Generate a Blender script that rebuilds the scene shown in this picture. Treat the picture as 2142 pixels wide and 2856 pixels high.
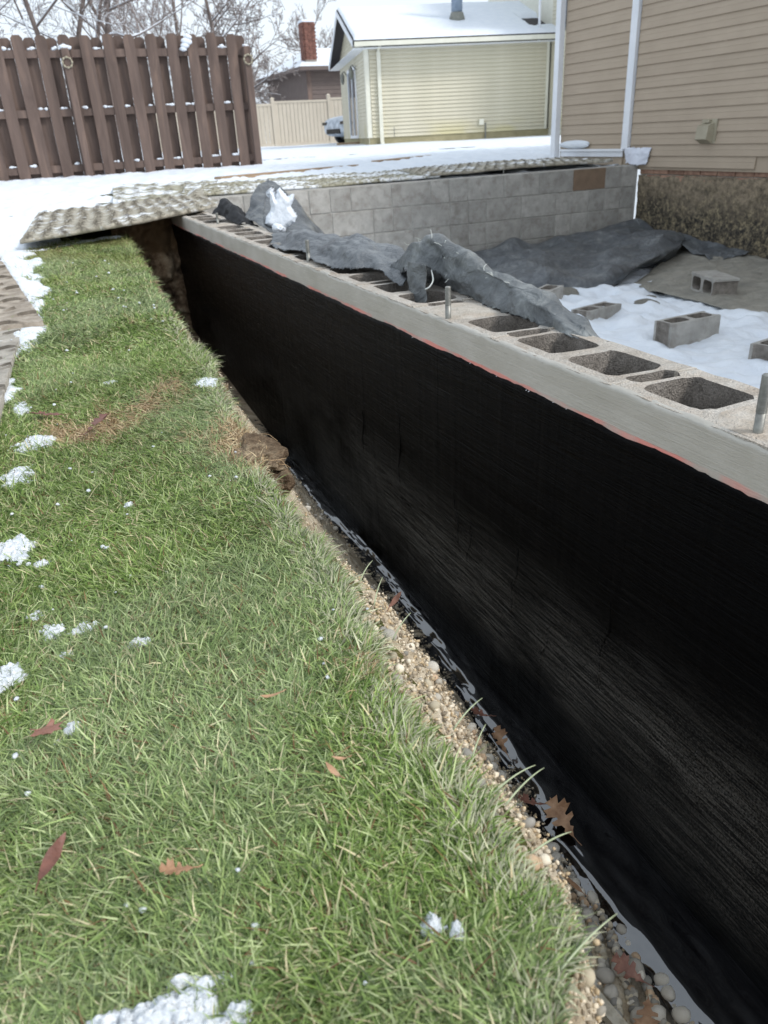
import bpy, bmesh, math, random
import numpy as np
from mathutils import Matrix, Vector

# ------------------------------------------------------------------ scene, camera, light
S = bpy.context.scene
COL = S.collection
for o in list(bpy.data.objects):
    bpy.data.objects.remove(o)
cam_d = bpy.data.cameras.new('camera')
cam = bpy.data.objects.new('camera', cam_d)
COL.objects.link(cam)
# camera axes in world space (X to the right of the trench wall, Y along the wall, Z up); camera at the origin,
# the top of the new block wall is 0.414 m below it
cam.matrix_world = Matrix(((0.918, 0.214, -0.334, 0), (-0.394, 0.39, -0.832, 0), (-0.048, 0.895, 0.443, 0), (0, 0, 0, 1)))
R3 = np.array([[0.918, 0.214, -0.334], [-0.394, 0.39, -0.832], [-0.048, 0.895, 0.443]])
U_, _, Vt_ = np.linalg.svd(R3)
R3 = U_ @ Vt_
m4 = Matrix.Identity(4)
for i in range(3):
    for j in range(3):
        m4[i][j] = R3[i, j]
cam.matrix_world = m4
cam_d.sensor_fit = 'VERTICAL'
cam_d.sensor_height = 36
cam_d.lens = 2132 / 2856 * 36
cam_d.clip_start = 0.02
cam_d.clip_end = 400
cam_d.dof.use_dof = True
cam_d.dof.focus_distance = 1.45
cam_d.dof.aperture_fstop = 8.0
S.camera = cam

W = bpy.data.worlds.new('World')
S.world = W
W.use_nodes = True
wn = W.node_tree.nodes
wl = W.node_tree.links
wn.clear()
sky = wn.new('ShaderNodeTexSky')
sky.sky_type = 'NISHITA'
sky.sun_disc = False
SUN_EL, SUN_AZ = math.radians(42), math.radians(138)
sky.sun_elevation = SUN_EL
sky.sun_rotation = SUN_AZ
sky.air_density = 1.0
sky.dust_density = 3.0
hs = wn.new('ShaderNodeHueSaturation')
hs.inputs['Saturation'].default_value = 0.36
hs.inputs['Value'].default_value = 1.0
bgn = wn.new('ShaderNodeBackground')
bgn.inputs['Strength'].default_value = 0.15
# thin overcast: mix the clear sky with an even cloud layer
tcw = wn.new('ShaderNodeTexCoord')
cn = wn.new('ShaderNodeTexNoise')
cn.inputs['Scale'].default_value = 2.2
cn.inputs['Detail'].default_value = 4
mpw = wn.new('ShaderNodeMapping')
mpw.inputs['Scale'].default_value = (1, 1, 3)
crw = wn.new('ShaderNodeValToRGB')
crw.color_ramp.elements[0].position = 0.3
crw.color_ramp.elements[0].color = (4.5, 5.1, 5.75, 1)
crw.color_ramp.elements[1].position = 0.75
crw.color_ramp.elements[1].color = (5.4, 5.95, 6.5, 1)
mxw = wn.new('ShaderNodeMixRGB')
mxw.inputs['Fac'].default_value = 0.72
out = wn.new('ShaderNodeOutputWorld')
wl.new(sky.outputs[0], hs.inputs['Color'])
wl.new(tcw.outputs['Generated'], mpw.inputs['Vector'])
wl.new(mpw.outputs[0], cn.inputs['Vector'])
wl.new(cn.outputs['Fac'], crw.inputs['Fac'])
wl.new(hs.outputs[0], mxw.inputs['Color1'])
wl.new(crw.outputs[0], mxw.inputs['Color2'])
wl.new(mxw.outputs[0], bgn.inputs['Color'])
wl.new(bgn.outputs[0], out.inputs[0])

sd = bpy.data.lights.new('sun', 'SUN')
sd.energy = 1.4
sd.angle = math.radians(12)
sd.color = (1.0, 0.97, 0.93)
sun = bpy.data.objects.new('sun', sd)
COL.objects.link(sun)
sdir = Vector((math.sin(SUN_AZ) * math.cos(SUN_EL), math.cos(SUN_AZ) * math.cos(SUN_EL), math.sin(SUN_EL)))
sun.rotation_euler = (-sdir).to_track_quat('-Z', 'Y').to_euler()
S.view_settings.view_transform = 'Standard'
S.view_settings.look = 'None'
S.view_settings.gamma = 1
S.view_settings.exposure = 0.50
S.view_settings.use_curve_mapping = False

rng = np.random.default_rng(7)
random.seed(11)


# ------------------------------------------------------------------ helpers
def lin(r, g, b, k=1.0):
    f = lambda c: ((c / 255 / 12.92) if c / 255 <= 0.04045 else ((c / 255 + 0.055) / 1.055) ** 2.4)
    return (f(r) * k, f(g) * k, f(b) * k, 1)


def hash3(ix, iy, iz, seed):
    h = (ix.astype(np.int64) * 374761393 + iy.astype(np.int64) * 668265263 + iz.astype(np.int64) * 2147483647 + seed * 974634777) & 0xffffffff
    h = ((h ^ (h >> 13)) * 1274126177) & 0xffffffff
    h = ((h ^ (h >> 16)) * 2246822519) & 0xffffffff
    h = h ^ (h >> 15)
    return (h & 0xffffff) / float(0xffffff)


def vn(x, y, z=0.0, seed=0):
    x = np.asarray(x, float); y = np.asarray(y, float); z = np.asarray(z, float) + np.zeros_like(x)
    x, y, z = np.broadcast_arrays(x, y, z)
    ix, iy, iz = np.floor(x), np.floor(y), np.floor(z)
    fx, fy, fz = x - ix, y - iy, z - iz
    fx = fx * fx * (3 - 2 * fx); fy = fy * fy * (3 - 2 * fy); fz = fz * fz * (3 - 2 * fz)
    r = 0
    for dx in (0, 1):
        for dy in (0, 1):
            for dz in (0, 1):
                w = (fx if dx else 1 - fx) * (fy if dy else 1 - fy) * (fz if dz else 1 - fz)
                r = r + w * hash3(ix + dx, iy + dy, iz + dz, seed)
    return r * 2 - 1


def fbm(x, y, z=0.0, seed=0, o=4, lac=2.03, g=0.5):
    r = 0; a = 1; s = 1; t = 0
    for i in range(o):
        r = r + a * vn(np.asarray(x) * s, np.asarray(y) * s, np.asarray(z) * s, seed + i * 17)
        t += a; a *= g; s *= lac
    return r / t


def tag(o, label=None, cat=None, group=None, kind=None):
    if label: o['label'] = label
    if cat: o['category'] = cat
    if group: o['group'] = group
    if kind: o['kind'] = kind
    return o


def link(o, parent=None):
    COL.objects.link(o)
    if parent is not None:
        o.parent = parent
    return o


def empty(name, loc=(0, 0, 0), rz=0):
    o = bpy.data.objects.new(name, None)
    o.location = loc
    o.rotation_euler = (0, 0, rz)
    o.empty_display_size = 0.1
    return link(o)


def mk(name, V, F, mats, parent=None, smooth=False, colors=None, mi=None, loc=None, rot=None, link_it=True):
    """mesh object; V (n,3), F list of lists or an (m,k) array"""
    V = np.asarray(V, np.float32).reshape(-1, 3)
    me = bpy.data.meshes.new(name)
    if isinstance(F, np.ndarray):
        k = F.shape[1]
        me.vertices.add(len(V)); me.vertices.foreach_set('co', V.ravel())
        me.loops.add(F.size); me.loops.foreach_set('vertex_index', F.ravel().astype(np.int32))
        me.polygons.add(len(F))
        me.polygons.foreach_set('loop_start', np.arange(0, F.size, k, dtype=np.int32))
        me.polygons.foreach_set('loop_total', np.full(len(F), k, np.int32))
        me.update(calc_edges=True)
    else:
        me.from_pydata([tuple(map(float, v)) for v in V], [], F)
        me.update()
    if not isinstance(mats, (list, tuple)):
        mats = [mats]
    for m in mats:
        me.materials.append(m)
    if mi is not None:
        me.polygons.foreach_set('material_index', np.asarray(mi, np.int32))
    if smooth:
        me.polygons.foreach_set('use_smooth', np.ones(len(me.polygons), bool))
    if colors is not None:
        a = me.color_attributes.new('tint', 'FLOAT_COLOR', 'POINT')
        a.data.foreach_set('color', np.asarray(colors, np.float32).ravel())
    me.validate()
    o = bpy.data.objects.new(name, me)
    if loc is not None: o.location = loc
    if rot is not None: o.rotation_euler = rot
    if link_it: link(o, parent)
    return o


def inst(name, me, parent, loc=(0, 0, 0), rot=(0, 0, 0), sc=(1, 1, 1)):
    o = bpy.data.objects.new(name, me)
    o.location = loc; o.rotation_euler = rot; o.scale = sc
    return link(o, parent)


def gridF(m, n, keep=None):
    i, j = np.meshgrid(np.arange(m - 1), np.arange(n - 1), indexing='ij')
    a = (i * n + j).ravel()
    F = np.stack([a, a + n, a + n + 1, a + 1], 1)
    if keep is not None:
        F = F[keep.ravel()]
    return F


def compact(V, F):
    used, inv = np.unique(F, return_inverse=True)
    return V.reshape(-1, 3)[used], inv.reshape(F.shape)


def catmull(P, n):
    """P (k, ...) -> (n, ...)"""
    P = np.asarray(P, float); k = len(P)
    if k == 2:
        t = np.linspace(0, 1, n).reshape((-1,) + (1,) * (P.ndim - 1))
        return P[0] * (1 - t) + P[1] * t
    Q = np.concatenate([[2 * P[0] - P[1]], P, [2 * P[-1] - P[-2]]])
    t = np.linspace(0, k - 1, n); i = np.minimum(t.astype(int), k - 2); f = (t - i).reshape((-1,) + (1,) * (P.ndim - 1))
    p0, p1, p2, p3 = Q[i], Q[i + 1], Q[i + 2], Q[i + 3]
    return 0.5 * (2 * p1 + (p2 - p0) * f + (2 * p0 - 5 * p1 + 4 * p2 - p3) * f ** 2 + (3 * p1 - p0 - 3 * p2 + p3) * f ** 3)


def normals(G):
    du = np.gradient(G, axis=0); dv = np.gradient(G, axis=1)
    n = np.cross(du, dv); n /= np.linalg.norm(n, axis=2, keepdims=True) + 1e-9
    return n


def box(x0, x1, y0, y1, z0, z1):
    V = [(x0, y0, z0), (x1, y0, z0), (x1, y1, z0), (x0, y1, z0), (x0, y0, z1), (x1, y0, z1), (x1, y1, z1), (x0, y1, z1)]
    F = [(0, 3, 2, 1), (4, 5, 6, 7), (0, 1, 5, 4), (1, 2, 6, 5), (2, 3, 7, 6), (3, 0, 4, 7)]
    return V, F


class MB:
    def __init__(s): s.V = []; s.F = []
    def add(s, V, F):
        b = len(s.V); s.V += [tuple(v) for v in V]; s.F += [tuple(i + b for i in f) for f in F]; return s
    def box(s, *a): return s.add(*box(*a))
    def tube(s, pts, rad, n=8, cap=True):
        pts = [Vector(p) for p in pts]
        if not hasattr(rad, '__len__'): rad = [rad] * len(pts)
        V = []; prev = None
        for i, p in enumerate(pts):
            d = (pts[min(i + 1, len(pts) - 1)] - pts[max(i - 1, 0)]).normalized()
            a = d.orthogonal().normalized() if prev is None else (prev - d * prev.dot(d)).normalized()
            prev = a; b = d.cross(a)
            for k in range(n):
                t = 2 * math.pi * k / n
                V.append(p + (a * math.cos(t) + b * math.sin(t)) * rad[i])
        F = []
        for i in range(len(pts) - 1):
            for k in range(n):
                F.append((i * n + k, i * n + (k + 1) % n, (i + 1) * n + (k + 1) % n, (i + 1) * n + k))
        if cap:
            F.append(tuple(range(n - 1, -1, -1))); F.append(tuple((len(pts) - 1) * n + k for k in range(n)))
        return s.add(V, F)
    def build(s, name, mat, parent=None, smooth=False, **k):
        return mk(name, s.V, s.F, mat, parent, smooth, **k)


def cbox_mesh(name, sx, sy, sz, ch, mat, jitter=0.0):
    """chamfered box centred on the origin"""
    bm = bmesh.new()
    bmesh.ops.create_cube(bm, size=1)
    for v in bm.verts:
        v.co = Vector((v.co.x * sx, v.co.y * sy, v.co.z * sz))
    bmesh.ops.bevel(bm, geom=bm.edges[:], offset=ch, segments=1, affect='EDGES')
    if jitter:
        for v in bm.verts:
            v.co += Vector([random.uniform(-jitter, jitter) for _ in range(3)])
    me = bpy.data.meshes.new(name); bm.to_mesh(me); bm.free()
    me.materials.append(mat)
    return me


# ------------------------------------------------------------------ materials
def new_mat(name):
    m = bpy.data.materials.new(name); m.use_nodes = True
    nt = m.node_tree; b = nt.nodes['Principled BSDF']
    return m, nt, nt.nodes, nt.links, b


def coords(nt, scale=(1, 1, 1), rnd=True):
    n, l = nt.nodes, nt.links
    tc = n.new('ShaderNodeTexCoord')
    mp = n.new('ShaderNodeMapping'); mp.inputs['Scale'].default_value = scale
    if rnd:
        oi = n.new('ShaderNodeObjectInfo')
        mu = n.new('ShaderNodeMath'); mu.operation = 'MULTIPLY'; mu.inputs[1].default_value = 37.0
        l.new(oi.outputs['Random'], mu.inputs[0])
        ad = n.new('ShaderNodeVectorMath'); ad.operation = 'ADD'
        l.new(tc.outputs['Object'], ad.inputs[0]); l.new(mu.outputs[0], ad.inputs[1])
        l.new(ad.outputs[0], mp.inputs['Vector'])
    else:
        l.new(tc.outputs['Object'], mp.inputs['Vector'])
    return mp.outputs[0]


def noise(nt, vec, scale=1, detail=4, rough=0.55, dist=0):
    n = nt.nodes.new('ShaderNodeTexNoise')
    n.inputs['Scale'].default_value = scale; n.inputs['Detail'].default_value = detail
    n.inputs['Roughness'].default_value = rough; n.inputs['Distortion'].default_value = dist
    nt.links.new(vec, n.inputs['Vector'])
    return n.outputs['Fac']


def ramp(nt, fac, stops):
    r = nt.nodes.new('ShaderNodeValToRGB')
    e = r.color_ramp.elements
    while len(e) < len(stops): e.new(0.5)
    for el, (p, c) in zip(e, stops):
        el.position = p
        el.color = c if hasattr(c, '__len__') else (c, c, c, 1)
    nt.links.new(fac, r.inputs['Fac'])
    return r.outputs['Color']


def mix(nt, fac, a, b, mode='MIX'):
    m = nt.nodes.new('ShaderNodeMixRGB'); m.blend_type = mode
    for s, v in ((m.inputs['Fac'], fac), (m.inputs['Color1'], a), (m.inputs['Color2'], b)):
        if isinstance(v, (int, float)): s.default_value = v if s == m.inputs['Fac'] else (v, v, v, 1)
        elif isinstance(v, tuple): s.default_value = v
        else: nt.links.new(v, s)
    return m.outputs[0]


def math_(nt, op, a, b=None, clamp=False):
    m = nt.nodes.new('ShaderNodeMath'); m.operation = op; m.use_clamp = clamp
    for i, v in enumerate((a, b)):
        if v is None: continue
        if isinstance(v, (int, float)): m.inputs[i].default_value = v
        else: nt.links.new(v, m.inputs[i])
    return m.outputs[0]


def sepz(nt, ax='Z'):
    tc = nt.nodes.new('ShaderNodeTexCoord'); s = nt.nodes.new('ShaderNodeSeparateXYZ')
    nt.links.new(tc.outputs['Object'], s.inputs[0]); return s.outputs[ax]


def bump(nt, b, heights):
    """heights: list of (socket, strength, distance)"""
    prev = None
    for h, s, d in heights:
        n = nt.nodes.new('ShaderNodeBump'); n.inputs['Strength'].default_value = s; n.inputs['Distance'].default_value = d
        nt.links.new(h, n.inputs['Height'])
        if prev is not None: nt.links.new(prev, n.inputs['Normal'])
        prev = n.outputs[0]
    nt.links.new(prev, b.inputs['Normal'])


def simple(name, stops, scale=(8, 8, 8), rough=0.7, bumps=((60, 0.3, 0.004),), rnd=0.0, detail=5, spec=0.4, metal=0.0, coordrnd=True, dist=0, speck=0, speck_scale=300, grime=0, grime_col=(.1, .09, .08, 1)):
    m, nt, n, l, b = new_mat(name)
    vec = coords(nt, scale, coordrnd)
    c = ramp(nt, noise(nt, vec, 1, detail, 0.6, dist), stops)
    if speck:
        sp_ = ramp(nt, noise(nt, vec, speck_scale / max(scale), 3, 0.7), [(0.34, 1 - speck), (0.66, 1 + speck * .6)])
        c = mix(nt, 1.0, c, sp_, 'MULTIPLY')
    if grime:
        g_ = ramp(nt, noise(nt, vec, 3.1 / max(scale) * 4, 5, 0.65), [(0.48, 0.0), (0.70, grime)])
        c = mix(nt, g_, c, grime_col)
    if rnd:
        oi = n.new('ShaderNodeObjectInfo')
        mr = n.new('ShaderNodeMapRange'); mr.inputs['To Min'].default_value = 1 - rnd; mr.inputs['To Max'].default_value = 1 + rnd
        l.new(oi.outputs['Random'], mr.inputs['Value'])
        cmb = n.new('ShaderNodeVectorMath'); cmb.operation = 'SCALE'
        l.new(c, cmb.inputs[0]); l.new(mr.outputs[0], cmb.inputs['Scale'])
        c = cmb.outputs[0]
    l.new(c, b.inputs['Base Color'])
    b.inputs['Roughness'].default_value = rough
    b.inputs['Specular IOR Level'].default_value = spec
    b.inputs['Metallic'].default_value = metal
    if bumps:
        bump(nt, b, [(noise(nt, vec, s / max(scale), 5), st, d) for s, st, d in bumps])
    return m


M = {}
M['snow'] = simple('snow', [(0.3, (0.72, 0.77, 0.84, 1)), (0.7, (0.80, 0.84, 0.89, 1))], (6, 6, 6), 0.6, ((180, 0.5, 0.004), (40, 0.5, 0.012)), spec=0.3)
M['ice_snow'] = simple('granular_snow', [(0.3, (0.66, 0.72, 0.78, 1)), (0.62, (0.86, 0.89, 0.92, 1))], (90, 90, 90), 0.35, ((420, 0.9, 0.003), (160, 0.8, 0.005)), spec=0.6)
M['soil'] = simple('soil', [(0.3, lin(84, 68, 54)), (0.5, lin(124, 106, 86)), (0.7, lin(170, 152, 126))], (24, 24, 24), 0.95, ((60, 1, 0.014), (220, 0.9, 0.006)), spec=0.1, speck=.4, speck_scale=200)
M['thatch'] = simple('thatch', [(0.3, lin(58, 58, 34)), (0.5, lin(84, 84, 48)), (0.7, lin(120, 104, 66))], (40, 40, 40), 0.95, ((150, 0.8, 0.006),), spec=0.1)
M['cmu'] = simple('concrete_block', [(0.25, lin(156, 153, 147)), (0.5, lin(177, 174, 168)), (0.75, lin(194, 191, 185))], (9, 9, 9), 0.92, ((380, 1.0, 0.004), (150, 0.5, 0.004)), rnd=0.13, spec=0.2, speck=.22, grime=.6, grime_col=lin(132, 124, 116))
M['cmu_top'] = simple('sandy_block', [(0.25, lin(176, 166, 154)), (0.5, lin(200, 193, 183)), (0.75, lin(214, 209, 201))], (14, 14, 14), 0.95, ((300, 1.0, 0.006), (120, 0.8, 0.006)), rnd=0.05, spec=0.2, speck=.30, grime=.35, grime_col=lin(176, 150, 124))
M['cmu_in'] = simple('shaded_block_inside', [(0.25, lin(118, 111, 104)), (0.5, lin(150, 143, 135)), (0.75, lin(176, 168, 160))], (20, 20, 20), 0.95, ((300, 1.0, 0.008), (120, 0.8, 0.006)), spec=0.15, speck=.4)  # core walls darker than the block faces: recess shade put into the colour
M['mortar'] = simple('mortar', [(0.3, lin(176, 168, 156)), (0.7, lin(205, 198, 188))], (25, 25, 25), 0.95, ((200, 0.9, 0.006), (60, .6, .006)), spec=0.15, speck=.22, grime=.4, grime_col=lin(176, 152, 128))
M['brown_block'] = simple('brown_block', [(0.3, lin(122, 104, 88)), (0.7, lin(140, 120, 102))], (12, 12, 12), 0.92, ((300, 0.8, 0.003),), rnd=0.05, spec=0.2)
M['galv'] = simple('galvanised_steel', [(0.3, lin(120, 120, 116)), (0.7, lin(160, 160, 154))], (60, 60, 60), 0.5, ((300, 0.3, 0.001),), metal=0.6)
M['fence'] = simple('brown_stain', [(0.25, lin(82, 70, 65)), (0.55, lin(105, 90, 83)), (0.8, lin(130, 109, 97))], (9, 9, 1.2), 0.8, ((60, 0.4, 0.004),), rnd=0.16, spec=0.25, dist=0.6)
M['siding_tan'] = simple('tan_siding', [(0.3, lin(169, 153, 134)), (0.7, lin(179, 163, 144))], (2, 2, 2), 0.55, ((90, 0.12, 0.002),), rnd=0.02, spec=0.35)
M['white_trim'] = simple('white_trim', [(0.3, lin(222, 226, 232)), (0.7, lin(236, 238, 242))], (3, 3, 3), 0.45, ((40, 0.1, 0.002),), spec=0.4)
M['cream_trim'] = simple('cream_trim', [(0.3, lin(214, 212, 196)), (0.7, lin(228, 226, 212))], (3, 3, 3), 0.5, ((40, 0.1, 0.002),), spec=0.4)
M['vinyl_fence'] = simple('beige_vinyl', [(0.3, lin(190, 180, 164)), (0.7, lin(200, 190, 174))], (2, 2, 2), 0.5, ((20, 0.1, 0.003),), rnd=0.02)
M['old_foundation'] = simple('old_foundation', [(0.3, lin(140, 134, 104)), (0.7, lin(170, 160, 128))], (3, 3, 3), 0.9, ((60, 0.4, 0.005),))
M['dark_siding'] = simple('dark_brown_siding', [(0.3, lin(96, 84, 80)), (0.7, lin(106, 94, 88))], (3, 3, 3), 0.7, ((40, 0.1, 0.002),), rnd=0.03)
M['shingle'] = simple('dark_shingles', [(0.3, lin(48, 46, 48)), (0.7, lin(80, 76, 76))], (30, 30, 30), 0.9, ((80, 0.6, 0.01),))
M['brick'] = simple('red_brick', [(0.3, lin(96, 68, 60)), (0.7, lin(140, 98, 86))], (8, 8, 8), 0.9, ((120, 0.5, 0.004),), rnd=0.25)
M['old_brick'] = simple('pale_red_brick', [(0.3, lin(128, 98, 84)), (0.6, lin(168, 134, 114)), (0.8, lin(192, 172, 152))], (20, 20, 20), 0.92, ((150, 0.7, 0.004),), rnd=0.15)
M['bark'] = simple('bark', [(0.3, lin(92, 82, 78)), (0.7, lin(132, 120, 114))], (6, 6, 2), 0.95, ((40, 0.6, 0.02),), coordrnd=False, spec=0.1)
M['twig'] = simple('twigs', [(0.3, lin(122, 112, 108)), (0.7, lin(158, 148, 144))], (3, 3, 3), 0.95, None, coordrnd=False, spec=0.1)
M['wood'] = simple('weathered_lumber', [(0.3, lin(132, 110, 88)), (0.7, lin(170, 146, 120))], (3, 30, 30), 0.85, ((80, 0.4, 0.003),), rnd=0.1)
M['pale_wood'] = simple('pale_board', [(0.3, lin(176, 166, 144)), (0.55, lin(214, 206, 188)), (0.75, lin(190, 160, 130))], (50, 50, 50), 0.85, ((200, 0.6, 0.002),))
M['glass_dark'] = simple('dark_glass', [(0.3, (0.02, 0.025, 0.03, 1)), (0.7, (0.03, 0.035, 0.04, 1))], (2, 2, 2), 0.08, None, spec=0.6)
M['black_plastic'] = simple('black_plastic', [(0.3, (0.012, 0.012, 0.013, 1)), (0.7, (0.02, 0.02, 0.022, 1))], (20, 20, 20), 0.5, ((60, 0.2, 0.002),))
M['frost_paint'] = simple('frosted_car_paint', [(0.35, lin(150, 160, 172)), (0.65, lin(214, 220, 228))], (5, 5, 5), 0.45, ((60, 0.3, 0.003),), spec=0.5)
M['vent'] = simple('vent_plastic', [(0.3, lin(158, 150, 130)), (0.7, lin(172, 164, 144))], (10, 10, 10), 0.5, ((60, 0.15, 0.001),))
M['paper'] = simple('house_wrap', [(0.3, lin(206, 210, 222)), (0.7, lin(226, 230, 240))], (12, 12, 12), 0.4, ((40, 0.5, 0.006),))
M['flue'] = simple('flue_pipe', [(0.3, lin(128, 142, 160)), (0.7, lin(160, 174, 190))], (4, 4, 4), 0.45, ((10, 0.1, 0.003),), metal=0.3)
M['lead'] = simple('pipe_boot', [(0.3, lin(116, 118, 112)), (0.7, lin(140, 140, 132))], (10, 10, 10), 0.6, None)
M['leaf_red'] = simple('wet_red_leaf', [(0.3, lin(112, 72, 58)), (0.55, lin(150, 106, 90)), (0.8, lin(188, 148, 126))], (45, 45, 45), 0.5, ((250, 0.5, 0.001),), spec=0.5)
M['leaf_tan'] = simple('tan_oak_leaf', [(0.3, lin(140, 104, 78)), (0.55, lin(182, 144, 112)), (0.8, lin(212, 176, 144))], (40, 40, 40), 0.55, ((250, 0.5, 0.001),), spec=0.4)
M['leaf_dark'] = simple('dark_brown_leaf', [(0.3, lin(88, 56, 46)), (0.7, lin(134, 88, 74))], (50, 50, 50), 0.5, ((250, 0.6, 0.001),), spec=0.5)
M['pebble'] = simple('pebble', [(0.25, lin(168, 162, 152)), (0.5, lin(202, 195, 182)), (0.8, lin(232, 225, 210))], (30, 30, 30), 0.75, ((200, 0.4, 0.002),), rnd=0.28, spec=0.35)
M['thread'] = simple('frayed_thread', [(0.3, lin(200, 204, 198)), (0.7, lin(224, 228, 222))], (20, 20, 20), 0.8, None)


def mat_cream():
    m, nt, n, l, b = new_mat('cream_siding')
    vec = coords(nt, (1.5, 1.5, 1.5), False)
    c = ramp(nt, noise(nt, vec, 1, 4), [(0.3, lin(198, 192, 170)), (0.7, lin(210, 204, 184))])
    # algae staining low on the wall, green-yellow
    tc = n.new('ShaderNodeTexCoord')
    geo = n.new('ShaderNodeNewGeometry'); sp = n.new('ShaderNodeSeparateXYZ'); l.new(geo.outputs['Position'], sp.inputs[0])
    z = sp.outputs['Z']
    mr = n.new('ShaderNodeMapRange'); mr.inputs['From Min'].default_value = 0.35; mr.inputs['From Max'].default_value = -0.15
    l.new(z, mr.inputs['Value'])
    mp2 = n.new('ShaderNodeMapping'); mp2.inputs['Scale'].default_value = (0.9, 0.9, 2); l.new(geo.outputs['Position'], mp2.inputs['Vector'])
    st = math_(nt, 'MULTIPLY', mr.outputs[0], ramp(nt, noise(nt, mp2.outputs[0], 1, 3), [(0.42, 0.0), (0.62, 1.0)]), True)
    c = mix(nt, math_(nt, 'MULTIPLY', st, 0.6), c, lin(196, 186, 120))
    l.new(c, b.inputs['Base Color']); b.inputs['Roughness'].default_value = 0.55
    return m


M['siding_cream'] = mat_cream()


def mat_tar():
    """brushed damp-proofing tar with painted sheen patches, streaks and sand specks"""
    m, nt, n, l, b = new_mat('brushed_tar')
    tc = n.new('ShaderNodeTexCoord')
    def mp(s, r=(0, 0, 0)):
        q = n.new('ShaderNodeMapping'); q.inputs['Scale'].default_value = s; q.inputs['Rotation'].default_value = r
        l.new(tc.outputs['Object'], q.inputs['Vector']); return q.outputs[0]
    # brush strokes: sweeping arcs, mostly level
    stroke = noise(nt, mp((10, 3.0, 115), (0.09, 0, 0)), 1, 5, 0.65, 1.2)
    stroke2 = noise(nt, mp((10, 9, 240), (-0.05, 0, 0)), 1, 4, 0.6, 0.8)
    vert = noise(nt, mp((10, 26, 1.1)), 1, 2, 0.4, 0.4)
    grain = noise(nt, mp((260, 260, 260)), 1, 4, 0.7)
    big = noise(nt, mp((1, 1.3, 2.4)), 1, 3, 0.5, 0.3)
    z = sepz(nt)
    # pale band: glossy sheen painted into the colour of the lower middle wall
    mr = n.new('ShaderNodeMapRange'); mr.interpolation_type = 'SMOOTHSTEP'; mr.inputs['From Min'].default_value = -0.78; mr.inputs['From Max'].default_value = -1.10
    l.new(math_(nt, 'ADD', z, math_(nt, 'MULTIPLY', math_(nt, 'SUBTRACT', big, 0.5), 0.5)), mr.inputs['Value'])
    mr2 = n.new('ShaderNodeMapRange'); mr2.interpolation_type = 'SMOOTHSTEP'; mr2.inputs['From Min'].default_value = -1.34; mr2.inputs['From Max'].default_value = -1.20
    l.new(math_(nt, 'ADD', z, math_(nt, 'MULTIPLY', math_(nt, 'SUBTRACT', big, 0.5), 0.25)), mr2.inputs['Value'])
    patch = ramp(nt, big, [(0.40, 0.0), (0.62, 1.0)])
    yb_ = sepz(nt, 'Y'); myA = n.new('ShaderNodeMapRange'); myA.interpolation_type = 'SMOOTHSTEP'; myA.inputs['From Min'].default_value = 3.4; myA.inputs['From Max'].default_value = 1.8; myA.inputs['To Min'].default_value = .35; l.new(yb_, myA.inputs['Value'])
    painted_sheen = math_(nt, 'MULTIPLY', math_(nt, 'MULTIPLY', math_(nt, 'MULTIPLY', mr.outputs[0], mr2.outputs[0]), patch), myA.outputs[0])
    sheen_grain = math_(nt, 'MULTIPLY', painted_sheen, ramp(nt, math_(nt, 'ADD', math_(nt, 'MULTIPLY', grain, 0.5), math_(nt, 'MULTIPLY', stroke2, 0.5)), [(0.46, 0.05), (0.60, 1.0)]))
    c = mix(nt, sheen_grain, (0.0005, 0.0005, 0.0008, 1), (0.24, 0.232, 0.216, 1))
    # stroke ridge tops paler towards the bottom
    rt = math_(nt, 'MULTIPLY', ramp(nt, stroke, [(0.56, 0.0), (0.72, 1.0)]), ramp(nt, z, [(0.0, 1.0), (1.0, 1.0)]))
    mrz = n.new('ShaderNodeMapRange'); mrz.inputs['From Min'].default_value = -0.65; mrz.inputs['From Max'].default_value = -1.05; l.new(z, mrz.inputs['Value'])
    c = mix(nt, math_(nt, 'MULTIPLY', math_(nt, 'MULTIPLY', rt, mrz.outputs[0]), 0.28), c, (0.085, 0.082, 0.077, 1))
    vo = n.new('ShaderNodeTexVoronoi'); vo.inputs['Scale'].default_value = 62; l.new(tc.outputs['Object'], vo.inputs['Vector'])
    vs = n.new('ShaderNodeSeparateColor'); l.new(vo.outputs['Color'], vs.inputs[0])
    sp = math_(nt, 'MULTIPLY', math_(nt, 'LESS_THAN', vo.outputs['Distance'], 0.12), math_(nt, 'GREATER_THAN', vs.outputs[0], 0.88))
    c = mix(nt, math_(nt, 'MULTIPLY', sp, 0.9), c, (0.6, 0.6, 0.62, 1))
    l.new(c, b.inputs['Base Color'])
    b.inputs['Roughness'].default_value = 0.42
    l.new(ramp(nt, stroke2, [(0.3, 0.25), (0.7, 0.5)]), b.inputs['Roughness'])
    b.inputs['Specular IOR Level'].default_value = 0.06
    bump(nt, b, [(vert, 0.35, 0.012), (stroke, 0.6, 0.009), (stroke2, 0.45, 0.004), (grain, 0.35, 0.002)])
    return m


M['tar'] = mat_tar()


def mat_wet_tar():
    m, nt, n, l, b = new_mat('wet_tar')
    vec = coords(nt, (1, 1, 1), False)
    b.inputs['Base Color'].default_value = (0.003, 0.003, 0.004, 1)
    b.inputs['Roughness'].default_value = 0.05
    b.inputs['IOR'].default_value = 2.1
    b.inputs['Coat Weight'].default_value = 1.0
    b.inputs['Coat Roughness'].default_value = 0.03
    bump(nt, b, [(noise(nt, vec, 16, 2, 0.5, 0.4), 0.04, 0.02)])
    return m


M['wet_tar'] = mat_wet_tar()


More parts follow.
